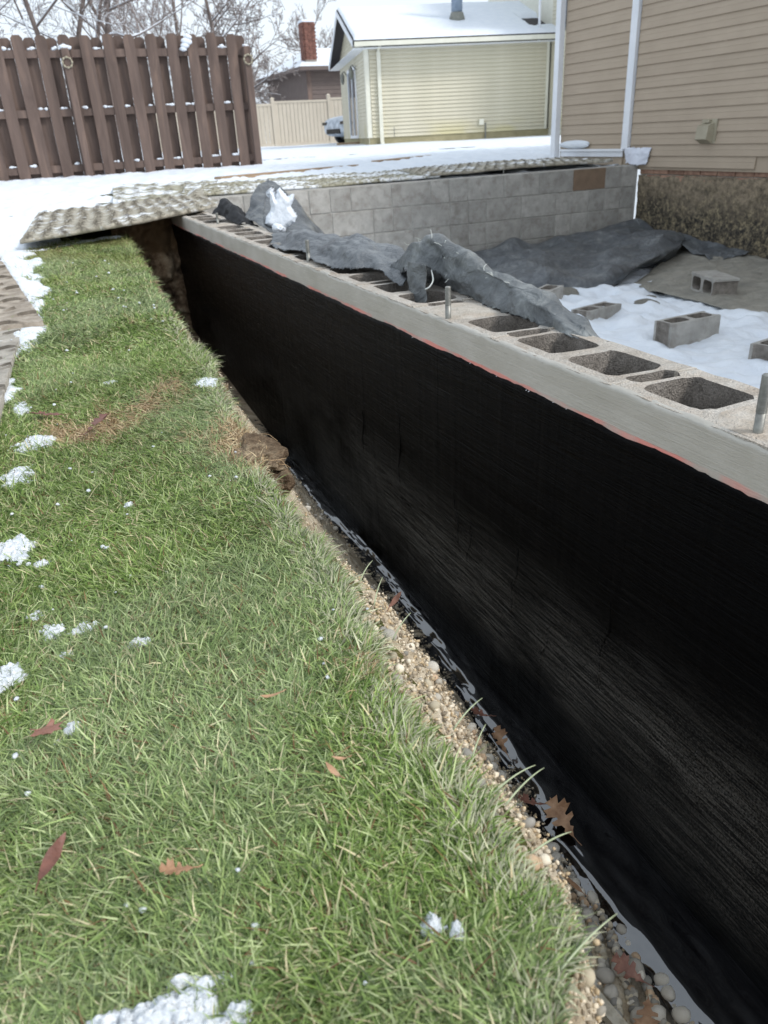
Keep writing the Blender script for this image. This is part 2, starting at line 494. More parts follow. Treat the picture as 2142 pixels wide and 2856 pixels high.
def mat_parge():
    m, nt, n, l, b = new_mat('brushed_parge')
    tc = n.new('ShaderNodeTexCoord')
    def mp(s):
        q = n.new('ShaderNodeMapping'); q.inputs['Scale'].default_value = s; l.new(tc.outputs['Object'], q.inputs['Vector']); return q.outputs[0]
    st = noise(nt, mp((20, 7, 320)), 1, 5, 0.6, 0.8)
    lp = noise(nt, mp((6, 5, 9)), 1, 4)
    c = ramp(nt, lp, [(0.3, lin(172, 168, 158)), (0.7, lin(192, 188, 180))])
    c = mix(nt, math_(nt, 'MULTIPLY', ramp(nt, st, [(0.35, 1.0), (0.55, 0.0)]), 0.10), c, lin(140, 136, 126))
    # red marking chalk snapped along the waterproofing line
    z = sepz(nt)
    zz = math_(nt, 'ADD', z, math_(nt, 'MULTIPLY', math_(nt, 'SUBTRACT', noise(nt, mp((5, 14, 60)), 1, 3), 0.5), 0.012))
    mr = n.new('ShaderNodeMapRange'); mr.interpolation_type = 'SMOOTHSTEP'; mr.inputs['From Min'].default_value = -0.4790; mr.inputs['From Max'].default_value = -0.4825
    l.new(zz, mr.inputs['Value'])
    inter = ramp(nt, noise(nt, mp((1, 6, 1)), 1, 3), [(0.42, 0.05), (0.60, 1.0)])
    c = mix(nt, math_(nt, 'MULTIPLY', math_(nt, 'MULTIPLY', mr.outputs[0], inter), 0.62), c, (0.90, 0.20, 0.16, 1))
    l.new(c, b.inputs['Base Color']); b.inputs['Roughness'].default_value = 0.85; b.inputs['Specular IOR Level'].default_value = 0.25
    bump(nt, b, [(st, 0.5, 0.003), (noise(nt, mp((90, 60, 90)), 1, 4), 0.4, 0.003)])
    return m


M['parge'] = mat_parge()


def mat_tarp(name, c0, c1, c2, weave=0.25, rough=0.45):
    m, nt, n, l, b = new_mat(name)
    vec = coords(nt, (1, 1, 1), True)
    c = ramp(nt, noise(nt, vec, 9, 6, 0.65, 0.5), [(0.2, c0), (0.52, c1), (0.9, c2)])
    c = mix(nt, ramp(nt, noise(nt, vec, 30, 5, 0.7), [(0.6, 0.0), (0.8, 0.35)]), c, c2)
    l.new(c, b.inputs['Base Color']); b.inputs['Roughness'].default_value = rough - .08; b.inputs['Specular IOR Level'].default_value = 0.6
    bump(nt, b, [(noise(nt, vec, 16, 5, 0.6, 1.2), 0.8, 0.03), (noise(nt, vec, 420, 2), weave, 0.001)])
    return m


M['tarp'] = mat_tarp('grey_tarp', lin(70, 74, 78), lin(98, 102, 106), lin(150, 154, 156))
M['tarp_dark'] = mat_tarp('black_tarp', lin(58, 61, 66), lin(88, 92, 96), lin(146, 148, 146), rough=0.46)
M['tarp_frayed'] = mat_tarp('frayed_grey_tarp', lin(62, 66, 68), lin(100, 104, 106), lin(170, 174, 172), weave=0.4, rough=0.65)
M['tarp_dust'] = mat_tarp('dusty_tarp', lin(112, 110, 104), lin(142, 138, 128), lin(168, 162, 150), rough=0.85)
M['black_sheet_and_shade'] = simple('black_sheet', [(0.3, (0.01, 0.01, 0.012, 1)), (0.7, (0.02, 0.02, 0.022, 1))], (20, 20, 20), 0.6, ((60, 0.4, 0.004),))


def mat_matting(name, c0, c1, c2, snow=0.0):
    """composite ground-protection mat; the lugs themselves are geometry"""
    m, nt, n, l, b = new_mat(name)
    vec = coords(nt, (1, 1, 1), True)
    c = ramp(nt, noise(nt, vec, 16, 6, 0.7), [(0.3, c0), (0.5, c1), (0.72, c2)])
    c = mix(nt, ramp(nt, noise(nt, vec, 160, 3, 0.7), [(0.5, 0.0), (0.7, 0.35)]), c, c2)
    if snow:
        s = ramp(nt, noise(nt, vec, 2.4, 7, 0.72), [(1 - snow - 0.04, 0.0), (1 - snow + 0.03, 1.0)])
        c = mix(nt, s, c, (0.82, 0.85, 0.88, 1))
    at = n.new('ShaderNodeAttribute'); at.attribute_name = 'tint'; sc_ = n.new('ShaderNodeSeparateColor'); l.new(at.outputs['Color'], sc_.inputs[0])
    c = mix(nt, sc_.outputs[0], c, lin(58, 52, 44))
    l.new(c, b.inputs['Base Color']); b.inputs['Roughness'].default_value = 0.8; b.inputs['Specular IOR Level'].default_value = 0.3
    bump(nt, b, [(noise(nt, vec, 240, 4, 0.7), 0.5, 0.002)])
    return m


M['mat_grey'] = mat_matting('grey_mat', lin(120, 114, 106), lin(158, 152, 142), lin(190, 184, 174), 0.40)
M['mat_tan'] = mat_matting('tan_mat', lin(124, 114, 102), lin(154, 143, 130), lin(186, 176, 162), 0.40)
M['mat_brown'] = mat_matting('bridge_mat', lin(128, 124, 112), lin(160, 154, 140), lin(194, 188, 172), 0.44)
M['mat_snowy'] = mat_matting('snowy_mat', lin(120, 118, 100), lin(156, 152, 132), lin(190, 186, 170), 0.48)


def mat_bank():
    """trench side: sandy soil, splashed black with tar towards the footing"""
    m, nt, n, l, b = new_mat('trench_soil')
    vec = coords(nt, (1, 1, 1), False)
    c = ramp(nt, noise(nt, vec, 20, 6, 0.65), [(0.28, lin(150, 132, 108)), (0.45, lin(192, 176, 150)), (0.65, lin(222, 210, 188))])
    z = sepz(nt)
    geo = sepz(nt, 'Y')
    far = n.new('ShaderNodeMapRange'); far.inputs['From Min'].default_value = 3.0; far.inputs['From Max'].default_value = 4.6; l.new(geo, far.inputs['Value'])
    cd = ramp(nt, noise(nt, vec, 9, 6, 0.7), [(0.36, lin(70, 54, 42)), (0.5, lin(150, 128, 104)), (0.66, lin(205, 186, 158))])
    c = mix(nt, far.outputs[0], c, cd)
    top = n.new('ShaderNodeMapRange'); top.inputs['From Min'].default_value = -0.675; top.inputs['From Max'].default_value = -0.645
    l.new(z, top.inputs['Value'])
    yk = n.new('ShaderNodeMapRange'); yk.inputs['From Min'].default_value = 1.1; yk.inputs['From Max'].default_value = 1.4; l.new(geo, yk.inputs['Value'])
    c = mix(nt, math_(nt, 'MULTIPLY', top.outputs[0], yk.outputs[0]), c, lin(126, 104, 78))
    zz = math_(nt, 'ADD', z, math_(nt, 'MULTIPLY', math_(nt, 'SUBTRACT', noise(nt, vec, 30, 5, 0.7), 0.5), 0.16))
    tar = n.new('ShaderNodeMapRange'); tar.inputs['From Min'].default_value = -1.325; tar.inputs['From Max'].default_value = -1.345; l.new(zz, tar.inputs['Value'])
    nf = n.new('ShaderNodeMapRange'); nf.inputs['From Min'].default_value = 0.64; nf.inputs['From Max'].default_value = 0.70
    l.new(sepz(nt, 'X'), nf.inputs['Value'])
    tm = math_(nt, 'MULTIPLY', tar.outputs[0], nf.outputs[0], True)
    c = mix(nt, tm, c, (0.004, 0.004, 0.005, 1))
    l.new(c, b.inputs['Base Color'])
    l.new(ramp(nt, tm, [(0.4, 0.92), (0.6, 0.12)]), b.inputs['Roughness'])
    b.inputs['Specular IOR Level'].default_value = 0.3
    bump(nt, b, [(noise(nt, vec, 70, 5, 0.7), 0.9, 0.01), (noise(nt, vec, 260, 3, 0.7), 0.6, 0.003)])
    return m


M['bank'] = mat_bank()


def mat_old_wall():
    """old basement wall: flaking black coating over tan masonry"""
    m, nt, n, l, b = new_mat('old_coated_wall')
    vec = coords(nt, (1, 1, 1), False)
    c = ramp(nt, noise(nt, vec, 26, 6, 0.75, 0.4), [(0.40, lin(52, 50, 48)), (0.52, lin(104, 96, 82)), (0.64, lin(166, 152, 122))])
    z = sepz(nt)
    hi = n.new('ShaderNodeMapRange'); hi.inputs['From Min'].default_value = -0.9; hi.inputs['From Max'].default_value = -0.52
    l.new(math_(nt, 'ADD', z, math_(nt, 'MULTIPLY', math_(nt, 'SUBTRACT', noise(nt, vec, 3, 4), 0.5), 0.5)), hi.inputs['Value'])
    c2 = ramp(nt, noise(nt, vec, 18, 6, 0.7), [(0.35, lin(108, 98, 84)), (0.6, lin(168, 152, 130))])
    c = mix(nt, hi.outputs[0], c, c2)
    c = mix(nt, ramp(nt, noise(nt, vec, 55, 3, 0.6), [(0.66, 0.0), (0.72, 0.8)]), c, lin(186, 166, 122))
    l.new(c, b.inputs['Base Color']); b.inputs['Roughness'].default_value = 0.9; b.inputs['Specular IOR Level'].default_value = 0.25
    bump(nt, b, [(noise(nt, vec, 45, 6, 0.7), 0.9, 0.02), (noise(nt, vec, 200, 3), 0.6, 0.004)])
    return m


M['old_wall'] = mat_old_wall()


def mat_grass():
    m, nt, n, l, b = new_mat('grass_blade')
    a = n.new('ShaderNodeAttribute'); a.attribute_name = 'tint'
    l.new(a.outputs['Color'], b.inputs['Base Color'])
    b.inputs['Roughness'].default_value = 0.5
    b.inputs['Specular IOR Level'].default_value = 0.25
    tr = n.new('ShaderNodeBsdfTranslucent'); l.new(a.outputs['Color'], tr.inputs['Color'])
    mx = n.new('ShaderNodeMixShader'); mx.inputs[0].default_value = 0.22
    l.new(b.outputs[0], mx.inputs[1]); l.new(tr.outputs[0], mx.inputs[2])
    l.new(mx.outputs[0], n['Material Output'].inputs[0])
    return m


M['grass'] = mat_grass()

# ------------------------------------------------------------------ the lie of the land
Y_KN = [-2, 2, 5.5, 12.2, 22, 60]
Z_KN = [-.625, -.625, -.50, -.345, -.275, -.25]


def zg(y): return np.interp(y, Y_KN, Z_KN)


E_Y = np.array([-2, .20, .27, .30, .32, .35, .40, .475, .568, .658, .80, 1.01, 1.14, 1.35, 1.50, 1.66, 1.90, 2.25, 2.89, 3.53, 4.0, 4.55, 5.2, 6.2])
E_X = np.array([.22, .22, .238, .253, .275, .300, .313, .314, .318, .312, .327, .345, .336, .322, .335, .366, .357, .397, .400, .423, .45, .468, .49, .60])


def edge(y): return np.interp(y, E_Y, E_X) + 0.006 * vn(np.asarray(y) * 14.0, 0 * np.asarray(y), 0, 3) + 0.007 * vn(np.asarray(y) * 41.0, 0 * np.asarray(y), 0, 33)


# lawn base: from far left to the trench edge
ys = np.concatenate([np.arange(-1.5, 3.0, .03), np.arange(3.0, 7.31, .05)])
us = np.concatenate([[0, .3, .6], np.linspace(.75, 1, 60)])
Yg, Ug = np.meshgrid(ys, us, indexing='ij')
Xg = -8 + (edge(Yg) + 8) * Ug
Xg = np.where(Yg > 5.9, -8 + (.852 + 8) * Ug, Xg)
Zg = zg(Yg) - 0.012 + 0.006 * fbm(Xg * 9, Yg * 9, 0, 5)
Zg = np.where(Xg < -.4, Zg, Zg)
G = np.stack([Xg, Yg, Zg], 2)
o = mk('lawn_soil', G.reshape(-1, 3), gridF(*Xg.shape)[:, ::-1], M['thatch'], smooth=True)
tag(o, kind='structure')

# far ground sheet (under the snow) out to the horizon; ends where the pit and trench begin
mb = MB()
mb.add([(-60, 7.31, -.46), (80, 7.31, -.46), (80, 12.5, -.37), (-60, 12.5, -.37)], [(0, 1, 2, 3)])
mb.add([(-60, 12.5, -.37), (80, 12.5, -.37), (80, 160, -.28), (-60, 160, -.28)], [(0, 1, 2, 3)])
mb.add([(-60, -10, -.64), (-8, -10, -.64), (-8, 7.31, -.47), (-60, 7.31, -.47)], [(0, 1, 2, 3)])
tag(mb.build('ground', M['thatch']), kind='structure')


def snow_sheet(x0, x1, y0, y1, dx, thick, maskf, seed, rough=1.0):
    nx = int((x1 - x0) / dx) + 1; ny = int((y1 - y0) / dx) + 1
    Y, X = np.meshgrid(np.linspace(y0, y1, ny), np.linspace(x0, x1, nx), indexing='ij')
    k = maskf(X, Y)
    lumps = fbm(X * 7, Y * 7, 0, seed, 4) * .020 + fbm(X * 28, Y * 28, 0, seed + 9, 3) * .007
    thick = np.interp(Y, [5.2, 7.3], [.014, .03]); rough = np.interp(Y, [5.2, 6.2, 9.5, 14], [.9, 2.2, 2.2, 1.2])
    tr = np.clip(vn(X * 3.3, Y * 3.3, 0, 77) * 2.5 - .9, 0, 1) * np.clip((Y - 5.3) / .6, 0, 1) * np.clip((11 - Y) / 2, 0, 1)
    lumps = lumps - .022 * tr
    Z = zg(Y) - .03 + np.clip(k, 0, 1) * (thick + .03) + rough * lumps * np.clip(k * 1.5, .1, 1)
    keep = (k[:-1, :-1] > -.35) | (k[1:, 1:] > -.35)
    P, F = compact(np.stack([X, Y, Z], 2), gridF(ny, nx, keep))
    return P, F[:, ::-1]


def m_near(X, Y):
    # bare lawn to the right of a ragged line; snow to the left and behind
    line = np.interp(Y, [0, 1.9, 2.2, 2.9, 3.1, 3.6, 4.1, 4.6, 5.0, 5.6], [-.19, -.19, -.17, -.12, -.02, .03, -.01, -.03, -.02, .9])
    wob = fbm(X * 9, Y * 5, 0, 21, 4) * .13
    k = (line + wob - X) / .05
    k = np.where(Y > 5.25, 1.0, k)
    hole = np.where(((Y < 5.95) & (X > edge(Y) - .02)) | ((Y > 5.3) & (Y < 7.1) & (X > .12)), -9, 1.0)
    me_ = np.where(Y < 3.12, np.interp(Y, [.55, 3.12], [-.288, -.139]), np.interp(Y, [3.12, 4.94], [-.062, -.246])) - .012
    hole = np.where((X < me_) & (X > -1.28) & (Y < 4.92), -9, hole)
    near = np.clip((Y - 1.2) / .6, 0, 1) * 2 - 1 + .25 + wob * 3
    return np.minimum(np.minimum(k, hole), np.where(Y < 2.3, near, 1))


V1, F1 = snow_sheet(-2.2, .85, .6, 7.33, .022, .012, m_near, 31, .9)


def m_far(X, Y):
    k = np.ones_like(X)
    return k


V2, F2 = snow_sheet(-4, 9.5, 7.30, 14.0, .045, .03, m_far, 31, 1.4)
ny, nx = 90, 120
Yq = 14 + (np.linspace(0, 1, ny) ** 1.8) * 120
Xq = np.linspace(-1, 1, nx)
Yb, Xb = np.meshgrid(Yq, Xq, indexing='ij')
Xc = Xb * (8 + Yb * .9) + 5
Zb = zg(Yb) + .03 + fbm(Xc * .8, Yb * .8, 0, 5) * .03
mid = [(-60, -4), (9.5, 80)]
V3 = np.stack([Xc, Yb, Zb], 2).reshape(-1, 3); F3 = gridF(ny, nx)[:, ::-1]
# side fields left and right of the detailed middle
mbs = []
for (a, b_) in mid:
    Y4, X4 = np.meshgrid(np.linspace(7.30, 14, 30), np.linspace(a, b_, 40), indexing='ij')
    mbs.append((np.stack([X4, Y4, zg(Y4) + .03 + fbm(X4 * .9, Y4 * .9, 0, 5) * .02], 2).reshape(-1, 3), gridF(30, 40)[:, ::-1]))
Y4, X4 = np.meshgrid(np.linspace(-6, 7.3, 40), np.linspace(-40, -2.2, 40), indexing='ij')
mbs.append((np.stack([X4, Y4, zg(Y4) + np.interp(Y4, [5.2, 7.3], [.012, .03]) + fbm(X4 * .9, Y4 * .9, 0, 5) * .02], 2).reshape(-1, 3), gridF(40, 40)[:, ::-1]))
VV = [V1, V2, V3]; FF = [F1, F2, F3]
for a, b_ in mbs: VV.append(a); FF.append(b_)
off = 0; FA = []
for v, f_ in zip(VV, FF):
    FA.append(f_ + off); off += len(v)
tag(mk('snow_cover', np.concatenate(VV), np.concatenate(FA), M['snow'], smooth=True), kind='structure')

# ------------------------------------------------------------------ trench: soil bank, floor, spilled tar
XB_Y = [-.6, .5, .62, .75, .9, 1.05, 1.3, 1.7, 2.2, 3.3, 4.2, 5.0, 5.9]
XB_X = [.47, .50, .55, .62, .68, .715, .745, .765, .785, .79, .79, .80, .83]
XF_Y = [-.6, .547, .637, .708, .784, .91, 1.05, 1.2, 1.43, 1.73, 2.2, 2.56, 2.96, 3.35, 5, 5.9]
XF_X = [.70, .719, .717, .713, .708, .72, .743, .753, .771, .778, .80, .785, .785, .79, .80, .82]
ys = np.concatenate([np.arange(-.6, 2.2, .012), np.arange(2.2, 5.95, .03)])
ts = np.linspace(0, 1, 46)
BARE_Y = [-1, .25, .32, .42, .6, .9, 1.05, 1.2, 1.5, 6]
BARE_X = [.002, .002, .006, .030, .038, .034, .026, .014, .010, .008]
Yb, Tb = np.meshgrid(ys, ts, indexing='ij')
e0 = edge(Yb); xb = np.interp(Yb, XB_Y, XB_X)
zt = zg(Yb) - .012
zfl = np.interp(Yb, [-1, 3.5, 5.2, 5.9], [-1.36, -1.34, -1.22, -1.12])
t0 = np.clip(Tb / .13, 0, 1); t1 = np.clip((Tb - .13) / .06, 0, 1); t2 = np.clip((Tb - .19) / .61, 0, 1); t3 = np.clip((Tb - .8) / .2, 0, 1)
slump = np.interp(Yb, [.2, .34, .42, .50, 1.0, 1.25, 1.5], [0, .0, .018, .038, .040, .02, .006])
Xk = e0 - .055 * (1 - t0) + slump * t1 + (xb - e0 - slump) * t2 ** 1.0 + (.86 - xb) * t3
Zk = zt + .010 - .014 * t0 ** 2 - .045 * t1 + (zfl - (zt - .049)) * t2 - .01 * t3
nz = fbm(Yb * 16, Zk * 16, 0, 77, 5)
amp = np.where(Tb < .12, .004, .016) * np.clip(1 - t3 * .7, 0, 1)
Xk = Xk + nz * amp * (1 + .8 * np.clip((Yb - 3) / 2, 0, 1)); Zk = Zk + np.abs(nz) * amp * .5
tag(mk('trench_bank', np.stack([Xk, Yb, Zk], 2).reshape(-1, 3), gridF(*Yb.shape)[:, ::-1], M['bank'], smooth=True), kind='structure')
bank_obj = bpy.data.objects['trench_bank']
# end of the trench under the bridging mat
Ye, Ze = np.meshgrid(np.linspace(0, 1, 50), np.linspace(-1.42, -.425, 70), indexing='ij')
Xe = .42 + Ye * .45
Yd = 5.72 + .16 * fbm(Xe * 8, Ze * 8, 0, 9, 5) - (Ze + .5) * .0 - .25 * (1 - Ye) ** 2 + .12 * (Ze + .5)
tag(mk('trench_end', np.stack([Xe, Yd, Ze], 2).reshape(-1, 3), gridF(50, 70), M['bank'], smooth=True), kind='structure')

# spilled wet tar along the footing: a bead that slopes down to the gravel, irregular outline
ys = np.arange(-.3, 3.6, .008); ts = np.linspace(0, 1, 30)
Yt, Tt = np.meshgrid(ys, ts, indexing='ij')
xf = np.interp(Yt, XF_Y, XF_X) - .012 + .013 * fbm(Yt * 9, Yt * 0, 0, 41, 4) + .018 * vn(Yt * 3.1, 0 * Yt, 0, 44)
xf = np.where(Yt > 1.0, np.minimum(xf, .80), xf)
Xt = xf + (.858 - xf) * Tt
d_ = Xt - xf
Zt = -1.362 + .018 * np.clip(d_ / .055, 0, 1) ** .9 - .003 * fbm(Xt * 25, Yt * 9, 0, 3, 3) + .0062 * fbm(Xt * 70, Yt * 8, 0, 8, 3) * np.clip(1.3 - d_ / .06, 0.1, 1)
Zt = np.where(Tt < .04, -1.372, Zt)
dip = np.clip((fbm(Xt * 30, Yt * 16, 0, 61, 4) - .10) * 6, 0, 1) * np.clip(1 - d_ / .05, 0, 1)
Zt = Zt - .020 * dip
P = np.stack([Xt, Yt, Zt + .004], 2).reshape(-1, 3); Fq = gridF(*Yt.shape)
tag(mk('spilled_tar', P, Fq[:, ::-1], M['wet_tar'], smooth=True), 'black wet tar spilled along the foot of the coated wall', 'tar', kind='stuff')


# pebbles
def stone_mesh(seed, flat=.7, sub=2):
    bm = bmesh.new(); bmesh.ops.create_icosphere(bm, subdivisions=sub, radius=1)
    for v in bm.verts:
        c = v.co; k = 1 + .22 * float(vn(np.array(c.x * 1.1), np.array(c.y * 1.1), np.array(c.z * 1.1), seed)) + .06 * float(vn(np.array(c.x * 3), np.array(c.y * 3), np.array(c.z * 3), seed + 5))
        v.co = Vector((c.x * k, c.y * k * .8, c.z * k * flat))
    me = bpy.data.meshes.new('pebble'); bm.to_mesh(me); bm.free(); me.materials.append(M['pebble'])
    me.polygons.foreach_set('use_smooth', np.ones(len(me.polygons), bool))
    return me


stones = [stone_mesh(100 + i, random.uniform(.55, .85), 2) for i in range(7)]


def bank_point(y, t):
    """point on the trench bank for a given y and profile parameter"""
    i = int(np.clip(np.searchsorted(Yb[:, 0], y), 1, Yb.shape[0] - 1)); j = int(np.clip(t * 45, 0, 45))
    return Xk[i, j], Yb[i, j], Zk[i, j]


cnt = 0
for k in range(285):
    if k < 200:
        y = .36 + .6 * random.random() ** 1.2; x = random.uniform(.50, .71)
        i = int(np.argmin(np.abs(Yb[:, 0] - y))); j = int(np.argmin(np.abs(Xk[i] - x)))
        x, z = Xk[i, j], Zk[i, j]; r = random.choice([.008, .010, .012, .014, .017])
    else:
        y = random.uniform(.7, 2.3); t = random.uniform(.1, .8)
        x, y, z = bank_point(y, t); r = random.choice([.005, .007, .009, .013])
    o = inst('pebble', random.choice(stones), bank_obj, (x, y, z + r * .35), (random.uniform(-.5, .5), random.uniform(-.5, .5), random.uniform(0, 6.3)), (r, r, r))
# medium gravel filling in between the big pebbles: one joined mass
bm = bmesh.new(); bmesh.ops.create_icosphere(bm, subdivisions=2, radius=1)
s2 = np.array([v.co[:] for v in bm.verts]); f2 = np.array([[v.index for v in f.verts] for f in bm.faces]); bm.free()
N = 2800
yy = np.where(rng.random(N) < .6, .33 + .6 * rng.random(N), rng.uniform(.6, 3.0, N)); xx = rng.uniform(.0, 1.0, N)
ii = np.clip(np.searchsorted(Yb[:, 0], yy), 1, Yb.shape[0] - 1); jj = np.clip(xx * 40, 3, 40).astype(int)
yy = np.where(rng.random(N) < .12, yy, .33 + .55 * rng.random(N)); ii = np.clip(np.searchsorted(Yb[:, 0], yy), 1, Yb.shape[0] - 1); flo = (yy < 1.0) & (rng.random(N) < .88); xt = rng.uniform(.49, .70, N)
jj = np.where(flo, np.argmin(np.abs(Xk[ii] - xt[:, None]), 1), jj)
rr = rng.uniform(.0035, .009, N) * np.where(yy > 1, .8, 1)
kk = 1 + .18 * np.stack([vn(s2[:, 0] * 1.3 + q * 7, s2[:, 1] * 1.3, s2[:, 2] * 1.3, 5) for q in range(12)])[rng.integers(0, 12, N)]
P = s2[None] * kk[..., None] * rng.uniform(.6, 1.15, (N, 1, 3)) * rr[:, None, None] + np.stack([Xk[ii, jj] + rng.normal(0, .003, N), yy, Zk[ii, jj] + rr * .4], 1)[:, None, :]
Fq = f2[None] + (np.arange(N) * len(s2))[:, None, None]
base = np.array([lin(196, 184, 160)[:3], lin(172, 166, 154)[:3], lin(150, 146, 138)[:3], lin(222, 212, 192)[:3], lin(204, 176, 146)[:3]])[rng.integers(0, 5, N)]
colv = np.repeat(np.concatenate([base * rng.uniform(.75, 1.15, (N, 1)), np.ones((N, 1))], 1), len(s2), 0)
GRAV = (P.reshape(-1, 3), Fq.reshape(-1, 3), colv)
# fine gravel and crumbs: one joined mass
bm = bmesh.new(); bmesh.ops.create_icosphere(bm, subdivisions=1, radius=1)
sv = np.array([v.co[:] for v in bm.verts]); sf = np.array([[v.index for v in f.verts] for f in bm.faces]); bm.free()
N = 24000
yy = np.where(rng.random(N) < .5, rng.uniform(.30, 1.15, N), rng.uniform(.5, 3.4, N)); tt = np.where(rng.random(N) < .5, rng.uniform(.0, .30, N), rng.uniform(.08, .86, N))
near = rng.random(N) < .2
yy = np.where(near, rng.uniform(.35, .95, N), yy)
ii = np.clip(np.searchsorted(Yb[:, 0], yy), 1, Yb.shape[0] - 1); jj = np.clip((tt * 45).astype(int), 0, 45)
flo = (yy < 1.0) & (rng.random(N) < .3); jj = np.where(flo, np.argmin(np.abs(Xk[ii] - rng.uniform(.48, .71, N)[:, None]), 1), jj)
cx = Xk[ii, jj] + rng.normal(0, .004, N); cy = yy; cz = Zk[ii, jj]
rr = rng.uniform(.0010, .0036, N)
sq = rng.uniform(.6, 1.2, (N, 3))
jit = 1 + rng.uniform(-.42, .35, (N, len(sv), 1))
P = sv[None] * jit * sq[:, None, :] * rr[:, None, None] + np.stack([cx, cy, cz + rr * .4], 1)[:, None, :]
Fq = sf[None] + (np.arange(N) * len(sv))[:, None, None]
shade = rng.uniform(.75, 1.1, N)
base = np.array([lin(206, 184, 150)[:3], lin(184, 168, 144)[:3], lin(146, 134, 116)[:3], lin(226, 212, 188)[:3]])[rng.integers(0, 4, N)]
colv = np.concatenate([base * shade[:, None], np.ones((N, 1))], 1)
colv = np.repeat(colv, len(sv), 0)


def mat_tint(name, rough=.9):
    m, nt, n, l, b = new_mat(name); a = n.new('ShaderNodeAttribute'); a.attribute_name = 'tint'
    l.new(a.outputs['Color'], b.inputs['Base Color']); b.inputs['Roughness'].default_value = rough; b.inputs['Specular IOR Level'].default_value = .2
    return m


M['crumb'] = mat_tint('gravel_crumbs')
tag(mk('gravel_stones', GRAV[0], GRAV[1], M['crumb'], colors=GRAV[2], smooth=True), 'rounded grey and tan gravel filling the trench bottom', 'gravel', kind='stuff')
tag(mk('gravel', P.reshape(-1, 3), Fq.reshape(-1, 3), M['crumb'], colors=colv), 'loose tan gravel and soil crumbs on the trench side', 'gravel', kind='stuff')

# pale board half buried in the pebbles
o = mk('wooden_board', *box(-.011, .011, -.11, .11, -.008, .008), M['pale_wood'], loc=(.585, .60, -1.325), rot=(.05, .1, .16))
tag(o, 'short pale wooden board half buried among the pebbles at the trench bottom', 'board')

# ------------------------------------------------------------------ new front foundation wall
wall = empty('foundation_wall', (.95, 3.5, -1.4))
tag(wall, 'long new concrete block wall with black tar coating beside the trench', 'wall')
wall.location = (0, 0, 0)
ZT = -.414


def rrect(cx, cy, w, h, r, n=4):
    pts = []
    for (sx, sy, a0) in ((1, 1, 0), (-1, 1, 90), (-1, -1, 180), (1, -1, 270)):
        for k in range(n + 1):
            a = math.radians(a0 + 90 * k / n)
            pts.append((cx + sx * (w / 2 - r) + r * math.cos(a), cy + sy * (h / 2 - r) + r * math.sin(a)))
    return pts


def block_mesh(name, L=.397, Wd=.194, H=.19, cores=((-.093, 1), (.093, 1)), cw=.150, cd=.128, notch=(1, 1), mat='cmu_top', core_mats=None, rough=.0012, seed=0):
    """hollow block, long axis along Y, top at z=0; cores are real openings"""
    rd = random.Random(seed)
    bm = bmesh.new()
    half, hw = L / 2, Wd / 2
    outl = []
    nd, nw = .016, .088
    # bottom edge y=-half from +x to -x etc. (counter-clockwise)
    outl += [(hw, -half), (hw, half)]
    if notch[1]: outl += [(nw / 2 + .01, half), (nw / 2, half - nd), (-nw / 2, half - nd), (-nw / 2 - .01, half)]
    outl += [(-hw, half), (-hw, -half)]
    if notch[0]: outl += [(-nw / 2 - .01, -half), (-nw / 2, -half + nd), (nw / 2, -half + nd), (nw / 2 + .01, -half)]
    # subdivide long edges for chipped outline
    pts = []
    for a, b_ in zip(outl, outl[1:] + outl[:1]):
        d = math.dist(a, b_); k = max(1, int(d / .04))
        for q in range(k):
            t = q / k; jx = rd.uniform(-rough, rough) if k > 2 and q else 0
            pts.append((a[0] + (b_[0] - a[0]) * t + jx, a[1] + (b_[1] - a[1]) * t))
    loops = [pts]
    for cy, on in cores:
        if on:
            lp = rrect(0, cy, cd, cw, .028)
            loops.append([(x + rd.uniform(-rough, rough) * 1.5, y + rd.uniform(-rough, rough) * 1.5) for x, y in lp])
    edges = []; rings = []
    for lp in loops:
        vs = [bm.verts.new((x, y, rd.uniform(-rough, rough))) for x, y in lp]
        rings.append(vs)
        for i in range(len(vs)): edges.append(bm.edges.new((vs[i], vs[(i + 1) % len(vs)])))
    bmesh.ops.triangle_fill(bm, use_beauty=True, edges=edges)
    for f in list(bm.faces):
        if f.normal.z < 0: f.normal_flip()
    for ri, vs in enumerate(rings):
        cyr = sum(v.co.y for v in vs) / len(vs)
        low = []
        for v in vs:
            x, y = v.co.x, v.co.y
            if ri: x, y = x * .92, cyr + (y - cyr) * .92
            low.append(bm.verts.new((x, y, -H)))
        for i in range(len(vs)):
            j = (i + 1) % len(vs)
            bm.faces.new((vs[i], low[i], low[j], vs[j]) if not ri else (vs[i], vs[j], low[j], low[i]))
    bmesh.ops.recalc_face_normals(bm, faces=bm.faces[:])
    me = bpy.data.meshes.new(name); bm.to_mesh(me); bm.free()
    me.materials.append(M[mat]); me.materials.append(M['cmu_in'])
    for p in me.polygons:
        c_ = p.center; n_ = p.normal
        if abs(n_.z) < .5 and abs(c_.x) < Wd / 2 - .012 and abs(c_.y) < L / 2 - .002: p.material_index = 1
    return me


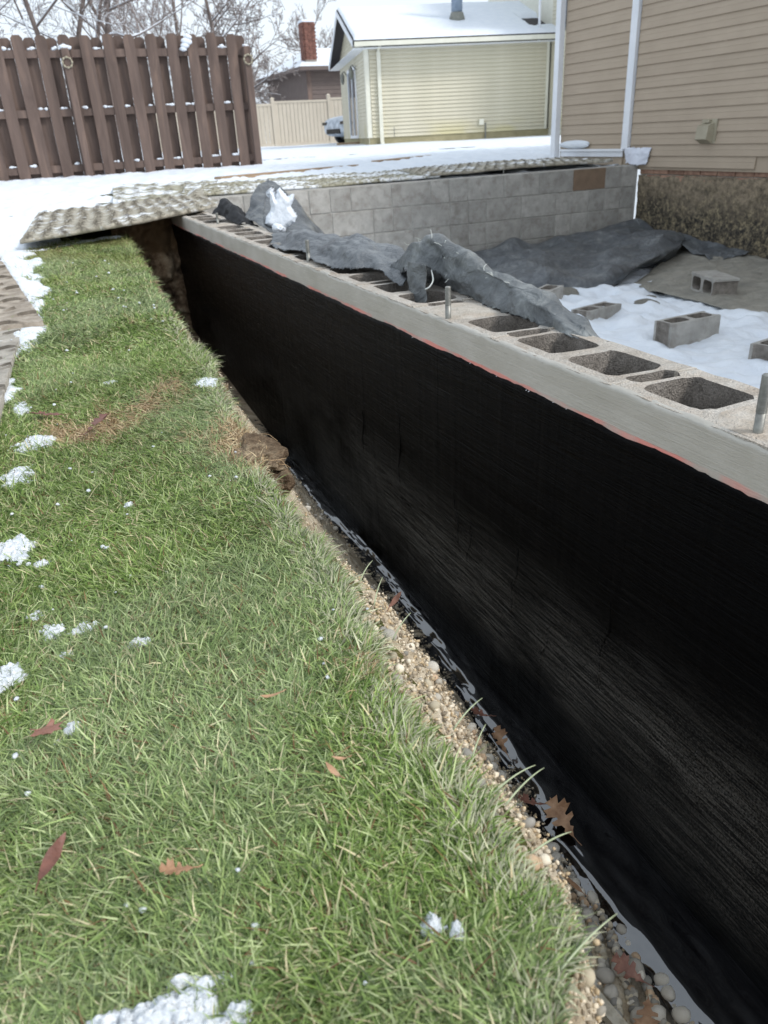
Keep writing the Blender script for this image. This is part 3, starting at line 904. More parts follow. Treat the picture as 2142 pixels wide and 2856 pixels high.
XC = .957  # wall centre line of the blocks
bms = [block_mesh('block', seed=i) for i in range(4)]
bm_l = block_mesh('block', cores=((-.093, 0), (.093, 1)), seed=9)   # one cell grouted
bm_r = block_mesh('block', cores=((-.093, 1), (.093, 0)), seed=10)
slots = 1.05
bolt_y = [.752, 1.690, 2.858, 4.594]
yb = -.57
i = 0
while True:
    y0 = slots - 10 * .4058 + i * .4058
    i += 1
    if y0 + .4058 < -.6: continue
    if y0 > 6.8: break
    yc = y0 + .2029
    me = bms[i % 4]
    for by in bolt_y:
        if y0 < by < y0 + .4058:
            me = bm_l if by < yc else bm_r
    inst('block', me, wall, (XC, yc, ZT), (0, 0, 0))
# mortar in the joints between the block shells
mb = MB()
for k in range(-4, 16):
    y = slots + k * .4058
    for sx in (-1, 1):
        mb.box(XC + sx * .075 - .022, XC + sx * .075 + .022, y - .0046, y + .0046, ZT - .19, ZT + .0015 + .001 * ((k * 7) % 3))
o = mb.build('mortar', M['mortar'], wall)
# grout domes around the anchor bolts
for q, by in enumerate(bolt_y):
    n = 26
    Yr, Xr = np.meshgrid(np.linspace(-.095, .095, n), np.linspace(-.088, .088, n), indexing='ij')
    r = np.sqrt((Yr / .085) ** 2 + (Xr / .08) ** 2)
    Zr = .002 + .004 * np.clip(1.0 - r, -1, 1) + .003 * fbm(Yr * 40, Xr * 40, 0, 50 + q, 4) * np.clip(1.2 - r, 0, 1) - .01 * np.clip(r - 1.0, 0, 1)
    cyc = by
    for kk in range(-4, 16):
        y0 = slots + kk * .4058
        if y0 < by < y0 + .4058: cyc = y0 + (.2029 - .093 if by < y0 + .2029 else .2029 + .093)
    Xr = Xr + XC; Yr = Yr + cyc
    mk('grout', np.stack([Xr, Yr, Zr + ZT], 2).reshape(-1, 3), gridF(n, n)[:, ::-1], M['mortar'], wall, True)
# threaded anchor bolts
for q, by in enumerate(bolt_y):
    bx = (.890, .876, .898, .93)[q]; top = (.086, .075, .075, .06)[q]
    mb = MB()
    n = 10; turns = 22; zz = []
    mb.tube([(bx, by, ZT - .03), (bx, by, ZT + .032)], .0072, 10)
    pts = []; rad = []
    z = ZT + .032
    while z < ZT + top:
        pts += [(bx, by, z), (bx, by, z + .0011), (bx, by, z + .0022)]; rad += [.0064, .0080, .0064]; z += .0023
    pts.append((bx, by, z + .001)); rad.append(.006)
    mb.tube(pts, rad, 10)
    o = mb.build('anchor_bolt', M['galv'], wall, True)
# hollow below the top course: two skins and a fill
mb = MB()
mb.box(.866, .885, -.6, 7.03, -1.42, ZT - .19)
mb.box(1.03, 1.052, -.6, 7.03, -1.42, ZT - .19)
mb.box(.885, 1.03, -.6, 7.03, -1.42, -.78)
mb.build('lower_courses', M['cmu'], wall)


def face_sheet(name, xf, y0, y1, z0, z1, dy, dz, ampl, mat, edgez=None, seed=3):
    ny = int((y1 - y0) / dy) + 1; nz_ = int((z1 - z0) / dz) + 1
    Y, Z = np.meshgrid(np.linspace(y0, y1, ny), np.linspace(z0, z1, nz_), indexing='ij')
    X = xf + ampl * fbm(Y * 3, Z * 26, 0, seed, 5)
    if edgez is not None:   # irregular upper edge
        t = (Z - z0) / (z1 - z0)
        Z = z0 + (z1 + edgez(Y) - z0) * t
    # wrap the borders back into the wall to give the coat a thickness
    X[:, 0] += .012; X[:, -1] += .012
    return mk(name, np.stack([X, Y, Z], 2).reshape(-1, 3), gridF(ny, nz_)[:, ::-1], mat, wall, True)


eg = lambda Y: .0016 * vn(Y * 60, 0 * Y, 0, 4) + .0028 * vn(Y * 11, 0 * Y, 0, 6)
o = face_sheet('parge_coat', .8545, -.6, 7.0, -.50, ZT + .0005, .012, .004, .0016, M['parge'], lambda Y: .003 * vn(Y * 20, 0 * Y, 0, 9) + .002 * vn(Y * 80, 0 * Y, 0, 2), 5)
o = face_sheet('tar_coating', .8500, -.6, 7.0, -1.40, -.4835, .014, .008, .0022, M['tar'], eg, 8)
# drips and trowel scratches on the tar
mb = MB()
for (y, z1_, z0_, s) in ((1.30, -.86, -1.06, 1), (1.62, -.83, -1.02, -1), (.97, -.80, -1.03, 1), (2.25, -.80, -.97, 1), (1.17, -1.0, -1.14, 1), (1.52, -.9, -1.05, 1), (.73, -.98, -1.10, -1), (1.95, -.74, -1.0, 1)):
    pts = [(.8505, y + .006 * math.sin(q * 1.3 + s) + .004 * q * s, z1_ + (z0_ - z1_) * q / 8) for q in range(9)]
    mb.tube(pts, [.0012 + .0018 * math.sin(math.pi * q / 8) ** .5 for q in range(9)], 6)
mb.build('tar_drips', M['wet_tar'] if False else M['tar'], wall, True)

# ------------------------------------------------------------------ back foundation wall
bw = empty('rear_block_wall'); tag(bw, 'new grey concrete block wall crossing behind the crawl space', 'wall')
course = .2095
bb = [cbox_mesh('block', .397, .19, .199, .004, M['cmu'], .001) for _ in range(3)]
bh = cbox_mesh('block', .19, .19, .199, .004, M['cmu'], .001)
bbr = cbox_mesh('block', .397, .19, .199, .004, M['brown_block'], .001)
for c in range(5):
    z = ZT - course * (c + .5)
    x = 5.895
    first = True; pend = []; brown = False
    while x > .9:
        w = .397 if not (first and c % 2 == 0) and (len(pend) or random.random() > .38) else .19
        if pend: w = pend.pop()
        elif w < .3 and not first: pend.append(.19)
        if x - w < .86: w = .397
        me = bh if w < .3 else bb[random.randrange(3)]
        if c == 0 and not brown and x - w / 2 < 5.56:
            w = .397; me = bbr; brown = True; pend = []
        inst('block', me, bw, (x - w / 2, 7.135 + random.uniform(-.0015, .0015), z))
        x -= w + .0095; first = False
mb = MB(); mb.box(.87, 5.90, 7.046, 7.228, -1.5, ZT - .003)
mb.build('mortar', M['cmu'], bw)
mb = MB(); mb.tube([(5.888, 7.035, ZT - .02), (5.893, 7.033, -1.5)], .008, 6); mb.build('corner_joint', M['cmu'], bw)

# ------------------------------------------------------------------ crawl space floor
nx, ny = 240, 320
Yc, Xc_ = np.meshgrid(np.linspace(-.6, 7.05, ny), np.linspace(1.05, 5.93, nx), indexing='ij')
foot = fbm(Xc_ * 2.3, Yc * 2.3, 0, 15, 3)
Zc = -1.218 + .045 * foot + .045 * fbm(Xc_ * 7, Yc * 7, 0, 16, 4) - .03 * np.clip(vn(Xc_ * 5, Yc * 5, 0, 55) * 3 - 1.2, 0, 1) + .006 * fbm(Xc_ * 30, Yc * 30, 0, 17, 3)
Zc += .05 * np.exp(-((Xc_ - 3.9) ** 2 + (Yc - 4.3) ** 2) / .5) * vn(Xc_ * 6, Yc * 6, 0, 8)
Zc -= .045 * np.clip((Xc_ - 4.15) / .3, 0, 1) * np.clip((Yc - 3.3) / .5, 0, 1)
tag(mk('crawl_space_floor', np.stack([Xc_, Yc, Zc], 2).reshape(-1, 3), gridF(ny, nx)[:, ::-1], M['snow'], smooth=True), kind='structure')
# grey stones and clods poking through the snow
sm = stone_mesh(300, .5, 3); sm.materials.clear(); sm.materials.append(M['tarp_dust']); sm.name = 'stone'
for (x, y, z, r, lab) in ((3.72, 5.15, -1.20, .13, 'flat grey stone in the snow nearest the fold of the large tarp'), (4.02, 4.55, -1.22, .10, 'grey stone poking out of the trampled snow mid floor'),
                          (4.2, 4.72, -1.22, .05, 'small grey stone just behind the larger stone in the snow'), (3.05, 3.72, -1.235, .07, 'low grey stone almost buried in snow between two floor blocks')):
    o = inst('stone', sm, None, (x, y, z), (.1, .05, x * 3), (r, r * .8, r * .6)); tag(o, lab, 'stone')

# loose blocks
lb = block_mesh('concrete_block', L=.397, Wd=.143, H=.194, cd=.098, cw=.145, notch=(1, 1), mat='cmu', rough=.0008, seed=31)
# top face centre, yaw of the long axis
for (px_, py_, pz, yaw, tilt, lab) in (
        (3.555, 3.655, -1.105, math.radians(-88), .02, 'hollow concrete block standing in snow in the middle of the floor row'),
        (3.500, 4.475, -1.165, math.radians(-72), -.02, 'hollow concrete block in snow partly behind the end of the frayed tarp'),
        (3.62, 3.000, -1.115, math.radians(-78), .0, 'hollow concrete block in snow cut off by the right edge of the photo'),
        (3.42, 5.02, -1.12, math.radians(-60), .03, 'hollow concrete block farthest back, peeking out beside the frayed tarp')):
    o = inst('concrete_block', lb, None, (px_, py_, pz), (tilt, 0, yaw)); MB().box(-.058, .058, -.18, .18, -.14, -.12).build('core_dark_plate', M['soil'], o); tag(o, lab, 'concrete block', 'loose hollow blocks on the crawl space floor')  # soil-coloured plate added inside the cores to darken them like deep shade
# one lying on its side on the dusty tarp: cores face the camera side
o = bpy.data.objects.new('concrete_block', lb); link(o)
# long axis from (4.59,4.70) to (4.69,4.32) ; top plane z=-1.115
ax = Vector((-.125, -.36, 0)).normalized(); up = Vector((0, 0, 1)); side = ax.cross(up)   # side = direction of the block's local z (core axis)
side = -side if side.x > 0 else side
rot = Matrix((Vector((0, 0, 1)).to_tuple(), ax.to_tuple(), side.to_tuple())).transposed()
if rot.determinant() < 0:
    rot = Matrix((Vector((0, 0, -1)).to_tuple(), ax.to_tuple(), side.to_tuple())).transposed()
o.matrix_world = Matrix.Translation(Vector((4.63, 4.66, -1.17))) @ rot.to_4x4()
tag(o, 'hollow concrete block tipped on its side on the dusty tarp, openings showing', 'concrete block', 'loose hollow blocks on the crawl space floor')


# ------------------------------------------------------------------ tarps
def worley(x, y, z, seed):
    ix, iy, iz = np.floor(x), np.floor(y), np.floor(z); best = np.full(x.shape, 9.0)
    for dx in (-1, 0, 1):
        for dy in (-1, 0, 1):
            for dz in (-1, 0, 1):
                cx, cy, cz = ix + dx, iy + dy, iz + dz
                px_ = cx + hash3(cx, cy, cz, seed); py_ = cy + hash3(cx, cy, cz, seed + 5); pz_ = cz + hash3(cx, cy, cz, seed + 9)
                best = np.minimum(best, np.sqrt((x - px_) ** 2 + (y - py_) ** 2 + (z - pz_) ** 2))
    return best


def sheet(name, net, m, n, amp, sc, seed, mat, parent=None, aniso=(1, 1), thick=.002, rip=0.0, gravity=None):
    net = np.asarray(net, float)
    Gd = catmull(np.swapaxes(catmull(np.swapaxes(net, 0, 1), n), 0, 1), m)
    N_ = normals(Gd)
    U, Vv = np.meshgrid(np.linspace(0, 1, m), np.linspace(0, 1, n), indexing='ij')
    x, y, z = Gd[..., 0] * sc * aniso[0], Gd[..., 1] * sc * aniso[1], Gd[..., 2] * sc
    w = 1 - np.abs(fbm(x, y, z, seed, 2) + .25 * vn(x * .6, y * .6, z, seed + 8)) * 2.6
    w2 = (1 - np.abs(vn(x * 1.5 + y, y * 1.2 - x * .8 - z, z, seed + 3)) * 2) + .5 * (1 - np.abs(vn(x * 3.1 - y * 2, y * 3 + x, z * 2, seed + 13)) * 2)
    wa = worley(x * .8, y * .8, z * .8 + 3, seed); wb = worley(x * 2.1 + y * .6, y * 1.9 - x * .5, z * 2.1, seed + 2)
    Gd = Gd + N_ * (amp * (w * .45 + w2 * .12 + (wa * 2.4 - 1.3) + (wb * .9 - .45)))[..., None]
    if rip:
        for e_ in (0, -1):
            Gd[e_] += (np.random.default_rng(seed).normal(0, rip, Gd[e_].shape))
            Gd[:, e_] += (np.random.default_rng(seed + 1).normal(0, rip, Gd[:, e_].shape))
    o = mk(name, Gd.reshape(-1, 3), gridF(m, n), mat, parent, True)
    md = o.modifiers.new('thickness', 'SOLIDIFY'); md.thickness = thick; md.offset = 0
    return o, Gd


# tarp lying along the wall top (front edge, crest, back edge)
fe = [(.917, 3.50, -.403), (.899, 3.26, -.402), (.898, 3.11, -.400), (.917, 2.99, -.394), (.885, 2.75, -.400), (.897, 2.64, -.400), (.914, 2.55, -.396), (.934, 2.48, -.396), (.972, 2.43, -.394), (.955, 2.29, -.390), (.95, 2.15, -.392), (.985, 2.16, -.392)]
cr = [(1.05, 3.85, -.409), (1.05, 3.68, -.388), (1.05, 3.48, -.365), (1.05, 3.32, -.359), (1.05, 3.10, -.352), (1.05, 2.92, -.350), (1.05, 2.74, -.337), (1.05, 2.64, -.335), (1.05, 2.55, -.345), (1.05, 2.46, -.358), (1.05, 2.38, -.368), (1.05, 2.31, -.380)]
md_ = [((a[0] + b_[0]) / 2, (a[1] * .55 + b_[1] * .45), max(a[2], b_[2]) - .012) for a, b_ in zip(fe, cr)]
bk = [(1.16, c[1] + .02, c[2] - .05) for c in cr]
bk2 = [(1.20, c[1] + .02, c[2] - .28) for c in cr]
o, _ = sheet('tarp', [fe, md_, cr, bk, bk2], 60, 200, .014, 9, 5, M['tarp'], aniso=(1.6, .5), rip=.002)
tag(o, 'grey crinkled tarp laid flat over the middle of the wall top', 'tarp')

# peaked tarp with snow in its fold, beside the wall
tp = empty('tarp', (0, 0, 0)); tag(tp, 'black tarp pulled up to a point with snow in its fold', 'tarp')
L_ = [(1.104, 4.70, -.40), (1.16, 4.72, -.34), (1.22, 4.86, -.27), (1.395, 5.15, -.226)]
Cc = [(1.075, 4.15, -.405), (1.13, 4.35, -.40), (1.24, 4.70, -.33), (1.40, 5.14, -.226)]
Cm = [(1.078, 3.95, -.42), (1.16, 4.25, -.44), (1.30, 4.66, -.37), (1.405, 5.13, -.228)]
Rr = [(1.16, 3.80, -.44), (1.36, 4.36, -.47), (1.41, 4.72, -.37), (1.42, 5.13, -.232)]
R2 = [(1.50, 4.55, -.56), (1.52, 4.72, -.46), (1.46, 4.82, -.34), (1.425, 5.12, -.24)]
R3_ = [(1.62, 4.75, -.56), (1.55, 4.80, -.46), (1.47, 4.85, -.35), (1.43, 5.12, -.245)]
mk_ = lambda q: [(p[0], p[1], p[2]) for p in q]
sheet('left_fold', [mk_(L_), mk_(Cc)], 36, 60, .016, 9, 15, M['tarp_dark'], tp)[0]
sheet('right_fold', [mk_(Cc), mk_(Cm), mk_(Rr), mk_(R2), mk_(R3_)], 60, 60, .008, 7, 25, M['tarp_dark'], tp)[0]
mb = MB(); mb.tube([Vector(p) for p in catmull(R3_, 14)], .007, 6); mb.build('hem', M['tarp_dust'], tp, True)


def lump(name, c, r, seed, mat, sub=4, amp=.3, parent=None, rot=(0, 0, 0)):
    bm = bmesh.new(); bmesh.ops.create_icosphere(bm, subdivisions=sub, radius=1)
    P = np.array([v.co[:] for v in bm.verts]); F = [[v.index for v in f.verts] for f in bm.faces]; bm.free()
    k = 1 + amp * fbm(P[:, 0] * 1.6, P[:, 1] * 1.6, P[:, 2] * 1.6, seed, 4)
    P = P * k[:, None] * np.array(r)
    return mk(name, P, np.array(F), mat, parent, True, loc=c, rot=rot)


def lumps(name, items, seed, label):
    bm = bmesh.new(); bmesh.ops.create_icosphere(bm, subdivisions=4, radius=1)
    P = np.array([v.co[:] for v in bm.verts]); F = np.array([[v.index for v in f.verts] for f in bm.faces]); bm.free()
    VV_ = []; FF_ = []
    for q, (c, r_) in enumerate(items):
        W_ = P * np.array(r_) + np.array(c)
        k = 1 + .30 * fbm(W_[:, 0] * 22, W_[:, 1] * 22, W_[:, 2] * 22, seed, 4) + .05 * fbm(W_[:, 0] * 90, W_[:, 1] * 90, W_[:, 2] * 90, seed + 1, 2)
        VV_.append(P * np.array(r_) * k[:, None] + np.array(c)); FF_.append(F + q * len(P))
    o = mk(name, np.concatenate(VV_), np.concatenate(FF_), M['snow'], smooth=True); tag(o, label, 'snow'); return o


def fold_snow():
    poly = np.array([(520, 170), (545, 200), (556, 232), (566, 180), (590, 168), (615, 190), (640, 226), (658, 210), (684, 210), (675, 250), (655, 290), (690, 350), (670, 390), (610, 420), (600, 460), (540, 480), (520, 470), (530, 430), (465, 390), (480, 340), (515, 300), (520, 230)], float)
    poly = (poly - (590, 320)) * .0008
    n = 100
    A_, B_ = np.meshgrid(np.linspace(-.125, .10, n), np.linspace(-.15, .15, n), indexing='ij')
    px_ = A_ + .006 * fbm(A_ * 60, B_ * 60, 0, 5, 3); py_ = -B_ + .006 * fbm(A_ * 60, B_ * 60, 0, 8, 3)
    ins = np.zeros_like(A_, bool); dist = np.full_like(A_, 9.)
    for (x1, y1), (x2, y2) in zip(poly, np.roll(poly, -1, 0)):
        c_ = ((y1 > py_) != (y2 > py_)) & (px_ < (x2 - x1) * (py_ - y1) / (y2 - y1 + 1e-12) + x1); ins ^= c_
        t = np.clip(((px_ - x1) * (x2 - x1) + (py_ - y1) * (y2 - y1)) / ((x2 - x1) ** 2 + (y2 - y1) ** 2), 0, 1)
        dist = np.minimum(dist, np.hypot(px_ - x1 - t * (x2 - x1), py_ - y1 - t * (y2 - y1)))
    h = np.where(ins, .032 * np.clip(dist / .022, 0, 1) ** .5 + .004 * fbm(A_ * 25, B_ * 25, 0, 12, 3), -.03)
    p0 = np.array([1.225, 4.30, -.355]); nn = -p0 / np.linalg.norm(p0); uu = np.cross([0, 0, 1], nn); uu /= np.linalg.norm(uu); vv_ = np.cross(nn, uu)
    Pn = p0 + uu * A_[..., None] + vv_ * B_[..., None] + nn * h[..., None]
    P_, F_ = compact(Pn, gridF(n, n, ins[:-1, :-1] | ins[1:, 1:]))
    o = mk('snow_clump', P_, F_, M['snow'], smooth=True); sd_ = o.modifiers.new('t', 'SOLIDIFY'); sd_.thickness = .03; sd_.offset = -1
    tag(o, 'white snow lying in the fold of the peaked black tarp', 'snow')


fold_snow()
o = lump('snow_clump', (1.09, 3.93, -.392), (.026, .07, .018), 24, M['snow'], 4, .35); tag(o, 'small snow lump on the wall top at the foot of the peaked tarp', 'snow')

# dark crumpled plastic at the far end of the wall
net = [[(.96, 4.86, -.385), (1.02, 4.88, -.34), (1.08, 4.9, -.38)], [(.985, 4.74, -.38), (1.03, 4.76, -.305), (1.10, 4.76, -.38)], [(1.0, 4.62, -.40), (1.045, 4.60, -.345), (1.11, 4.6, -.40)], [(1.02, 4.45, -.41), (1.06, 4.42, -.395), (1.12, 4.4, -.42)]]
o, _ = sheet('plastic_sheet', net, 40, 30, .018, 12, 75, M['black_sheet_and_shade'], thick=.0015)
tag(o, 'crumpled black plastic at the far end of the wall beside the bridging mat', 'plastic sheet')

# frayed tarp bundle
fr = empty('tarp', (0, 0, 0)); tag(fr, 'frayed grey tarp bundle hanging over the wall top with loose threads', 'tarp')
st = [ # stations along the bundle, front foot -> ridge -> back
    (2.34, [(1.02, 2.33, -.40), (1.03, 2.34, -.385), (1.06, 2.34, -.378), (1.12, 2.36, -.42), (1.18, 2.38, -.60)]),
    (2.28, [(.99, 2.20, -.385), (1.01, 2.24, -.360), (1.06, 2.30, -.344), (1.13, 2.33, -.40), (1.20, 2.36, -.62)]),
    (2.18, [(.985, 2.10, -.350), (1.01, 2.15, -.312), (1.06, 2.19, -.296), (1.14, 2.25, -.36), (1.22, 2.30, -.64)]),
    (2.08, [(1.01, 2.02, -.355), (1.03, 2.05, -.312), (1.06, 2.09, -.282), (1.14, 2.16, -.35), (1.23, 2.20, -.66)]),
    (1.97, [(1.045, 1.98, -.410), (1.04, 1.96, -.345), (1.06, 1.97, -.300), (1.14, 2.02, -.37), (1.24, 2.05, -.68)]),
    (1.82, [(1.045, 1.86, -.412), (1.042, 1.84, -.36), (1.06, 1.82, -.330), (1.13, 1.86, -.40), (1.24, 1.90, -.70)]),
    (1.65, [(1.028, 1.70, -.412), (1.036, 1.68, -.372), (1.06, 1.66, -.350), (1.13, 1.68, -.42), (1.23, 1.70, -.70)]),
    (1.50, [(1.015, 1.50, -.412), (1.030, 1.50, -.390), (1.06, 1.50, -.377), (1.12, 1.52, -.44), (1.20, 1.53, -.66)]),
    (1.36, [(1.018, 1.37, -.412), (1.035, 1.37, -.402), (1.06, 1.37, -.405), (1.10, 1.38, -.46), (1.16, 1.38, -.60)]),
    (1.24, [(1.045, 1.27, -.418), (1.052, 1.265, -.419), (1.06, 1.26, -.425), (1.07, 1.25, -.45), (1.09, 1.24, -.52)])]
net = [p for _, p in st]
o, Gf = sheet('canopy', net, 170, 80, .016, 12, 35, M['tarp_frayed'], fr, rip=.003, aniso=(2.0, .55))
# near-black sheet painting the shade in the fold opening, then the hanging strip
sheet('opening_shade', [[(1.030, 2.02, -.315), (1.045, 2.00, -.300), (1.05, 1.985, -.305)], [(1.028, 1.985, -.350), (1.038, 1.96, -.345), (1.046, 1.94, -.338)], [(1.022, 1.945, -.375), (1.030, 1.92, -.375), (1.036, 1.90, -.372)]], 16, 16, .004, 20, 3, M['black_sheet_and_shade'], fr)
sheet('hanging_strip', [[(.972, 2.125, -.338), (.958, 2.07, -.333), (.975, 2.01, -.335)], [(.968, 2.125, -.38), (.950, 2.065, -.375), (.972, 2.01, -.38)], [(.966, 2.11, -.42), (.948, 2.06, -.415), (.968, 2.00, -.42)], [(.972, 2.11, -.455), (.955, 2.05, -.452), (.972, 2.0, -.455)]], 50, 24, .005, 22, 45, M['tarp_frayed'], fr)
mb = MB()
rt = random.Random(5)
for k in range(20):
    i_ = rt.randrange(20, 110); j_ = rt.choice([rt.randrange(8, 34), 33, 30])
    p = Vector(Gf[i_, j_]); pts = [p]
    d = Vector((rt.uniform(-.6, .2), rt.uniform(-.5, .5), rt.uniform(.0, 1.0))).normalized()
    ln = rt.uniform(.008, .022)
    for q in range(6):
        d = (d + Vector((rt.uniform(-.5, .5), rt.uniform(-.5, .5), rt.uniform(-.6, .35)))).normalized()
        p = p + d * ln / 4; pts.append(p)
    mb.tube(pts, [.0008] * 6 + [.0003], 4)
# the thicker loose cord
mb.tube([Vector(p) for p in catmull([(1.0, 2.03, -.355), (.985, 1.99, -.375), (.97, 1.985, -.392), (.962, 1.995, -.398)], 12)], .0022, 6)
tag(mb.build('thread', M['thread'], fr, True), kind='stuff')

# large tarp heaped against the rear wall
top = [(3.45, 6.75, -1.06), (4.10, 6.88, -1.060), (4.52, 6.9, -1.10), (5.00, 6.93, -1.085), (5.50, 6.90, -1.05), (5.84, 6.80, -1.02), (5.84, 6.45, -1.05)]
mid1 = [(3.40, 6.5, -1.13), (3.95, 6.50, -1.09), (4.45, 6.45, -1.11), (4.95, 6.50, -1.09), (5.35, 6.50, -1.05), (5.62, 6.35, -1.03), (5.83, 6.20, -1.07)]
mid2 = [(3.38, 6.1, -1.19), (3.78, 6.05, -1.15), (4.20, 5.95, -1.14), (4.60, 5.95, -1.10), (4.95, 5.95, -1.07), (5.30, 5.95, -1.06), (5.66, 6.02, -1.09)]
low = [(3.36, 5.9, -1.23), (3.60, 5.60, -1.215), (3.85, 5.42, -1.20), (4.08, 5.30, -1.18), (4.40, 5.33, -1.13), (4.95, 5.56, -1.09), (5.52, 5.90, -1.10)]
low2 = [(3.38, 5.92, -1.26), (3.62, 5.66, -1.26), (3.88, 5.50, -1.26), (4.12, 5.38, -1.26), (4.50, 5.52, -1.24), (5.02, 5.72, -1.22), (5.56, 6.0, -1.2)]
o, _ = sheet('tarp', [top, mid1, mid2, low, low2], 130, 240, .085, 1.7, 55, M['tarp_dark'], aniso=(.8, 1.3), thick=.004)
tag(o, 'large dark grey tarp heaped against the foot of the rear block wall', 'tarp')
# dusty tarp spread on the floor at the right
net = [[(4.55, 5.35, -1.25), (4.42, 4.93, -1.235), (4.44, 4.58, -1.235), (4.33, 3.98, -1.24), (4.36, 3.70, -1.24), (4.6, 2.9, -1.24)],
       [(5.0, 5.65, -1.21), (4.85, 5.15, -1.20), (4.85, 4.70, -1.205), (4.80, 4.20, -1.205), (4.85, 3.9, -1.20), (5.0, 3.0, -1.2)],
       [(5.55, 6.0, -1.19), (5.35, 5.5, -1.17), (5.45, 5.1, -1.16), (5.45, 4.8, -1.17), (5.5, 4.2, -1.16), (5.6, 3.0, -1.16)],
       [(5.9, 6.4, -1.15), (5.9, 5.9, -1.13), (5.9, 5.5, -1.16), (5.9, 5.1, -1.15), (5.9, 4.2, -1.12), (5.93, 3.0, -1.1)]]
o, _ = sheet('tarp', net, 60, 140, .016, 4.5, 65, M['tarp_dust'], thick=.004)
tag(o, 'dusty tan-grey tarp spread on the floor below the old foundation', 'tarp')
net = [[(5.50, 6.55, -1.05), (5.62, 6.1, -1.08), (5.62, 5.75, -1.14), (5.5, 5.45, -1.17)], [(5.75, 6.5, -1.03), (5.80, 6.1, -1.07), (5.82, 5.7, -1.12), (5.75, 5.4, -1.15)], [(5.89, 6.45, -1.02), (5.9, 6.1, -1.05), (5.9, 5.7, -1.09), (5.89, 5.4, -1.12)]]
o, _ = sheet('tarp', net, 40, 60, .02, 6, 95, M['tarp_dark'], thick=.003)
tag(o, 'dark folded tarp corner tucked against the old foundation', 'tarp')


# ------------------------------------------------------------------ ground-protection mats
def mat_obj(name, A, B, C, D, lab, matn, nu=90, nv=60, pu=.045, pv=.11, lug=.006, sag=0, th=.014, wob=.01, seed=0, shingle=False, curl=None, stagger=True):
    """A-B near edge (u), D-C far edge; tread lugs are real relief"""
    A, B, C, D = [np.array(p, float) for p in (A, B, C, D)]
    su = np.linspace(0, 1, nu)
    if shingle: su = np.where(su < .15, su / .15 * .70, .70 + (su - .15) / .85 * .30)
    U, V_ = np.meshgrid(su, np.linspace(0, 1, nv), indexing='ij')
    P = A * ((1 - U) * (1 - V_))[..., None] + B * (U * (1 - V_))[..., None] + C * (U * V_)[..., None] + D * ((1 - U) * V_)[..., None]
    lu = np.linalg.norm(B - A); lv = np.linalg.norm(D - A)
    a = U * lu; b = V_ * lv
    row = np.floor(b / pu)
    ph = a / pv + .5 * (row % 2) + .18 * vn(row * 7.7, row * 0, 0, seed)
    fa = np.abs((ph % 1) - .5) * 2
    fb = np.abs(((b / pu) + .28 * np.sin(ph * 2 * math.pi)) % 1 - .5) * 2
    if not stagger: ph = a / pv + .10 * np.sin(b * 5)
    fa = np.abs((ph % 1) - .5) * 2
    fr_ = (b / pu + .20 * np.sin(ph * math.pi * 2 + 1.0) * (1 if stagger else .4) + .08 * vn(a * 9, b * 9, 0, seed + 2)) % 1
    lens = np.clip(1.30 - fa * 1.6, 0, 1) ** .6
    h = lug * ((1 - fr_) ** 1.2) * lens + .002 * fbm(a * 40, b * 40, 0, seed, 3)
    step_dark = .8 * lens * ((fr_ < .045 + .25 / nv / pu) | (fr_ > .955)) * np.clip(.95 + .3 * vn(a * 14, b * 14, 0, seed + 4), 0, 1)  # darker tone on the step faces of the lugs
    P[..., 2] += h - sag * np.sin(U * math.pi) + wob * fbm(P[..., 0] * 2, P[..., 1] * 2, 0, seed + 7, 3)
    if curl is not None: P = curl(P, U, V_)
    # bottom shell and rim
    Vt = P.reshape(-1, 3); Vb_ = Vt.copy(); Vb_[:, 2] = Vb_[:, 2] - h.reshape(-1) - th - (.012 if shingle else 0)
    n1 = len(Vt)
    F = gridF(nu, nv)
    if not shingle: F = np.concatenate([F, F[:, ::-1] + n1])
    idx = np.arange(nu * nv).reshape(nu, nv)
    ring = np.concatenate([idx[:-1, 0], idx[-1, :-1], idx[:0:-1, -1], idx[0, :0:-1]])
    r2 = np.roll(ring, -1)
    F = np.concatenate([F, np.stack([ring, ring + n1, r2 + n1, r2], 1)])
    cm = np.zeros((2 * n1, 4)); cm[:, 3] = 1; cm[:n1, 0] = step_dark.reshape(-1)
    o = mk(name, np.concatenate([Vt, Vb_]), F, M[matn], smooth=False, colors=cm)
    tag(o, lab, 'ground mat')
    return o


def curl_bridge(P, U, V_):
    # the near edge bends towards the wall and the right corner lifts
    P[..., 1] += -.22 * np.sin(np.clip(U * 1.0, 0, 1) * math.pi) * (1 - V_) ** 1.5
    P[..., 2] += .015 * np.sin(U * math.pi) * (1 - V_)
    P[..., 2] += .09 * np.clip(U - .9, 0, 1) / .1 * np.clip(V_ - .8, 0, 1) / .2
    return P


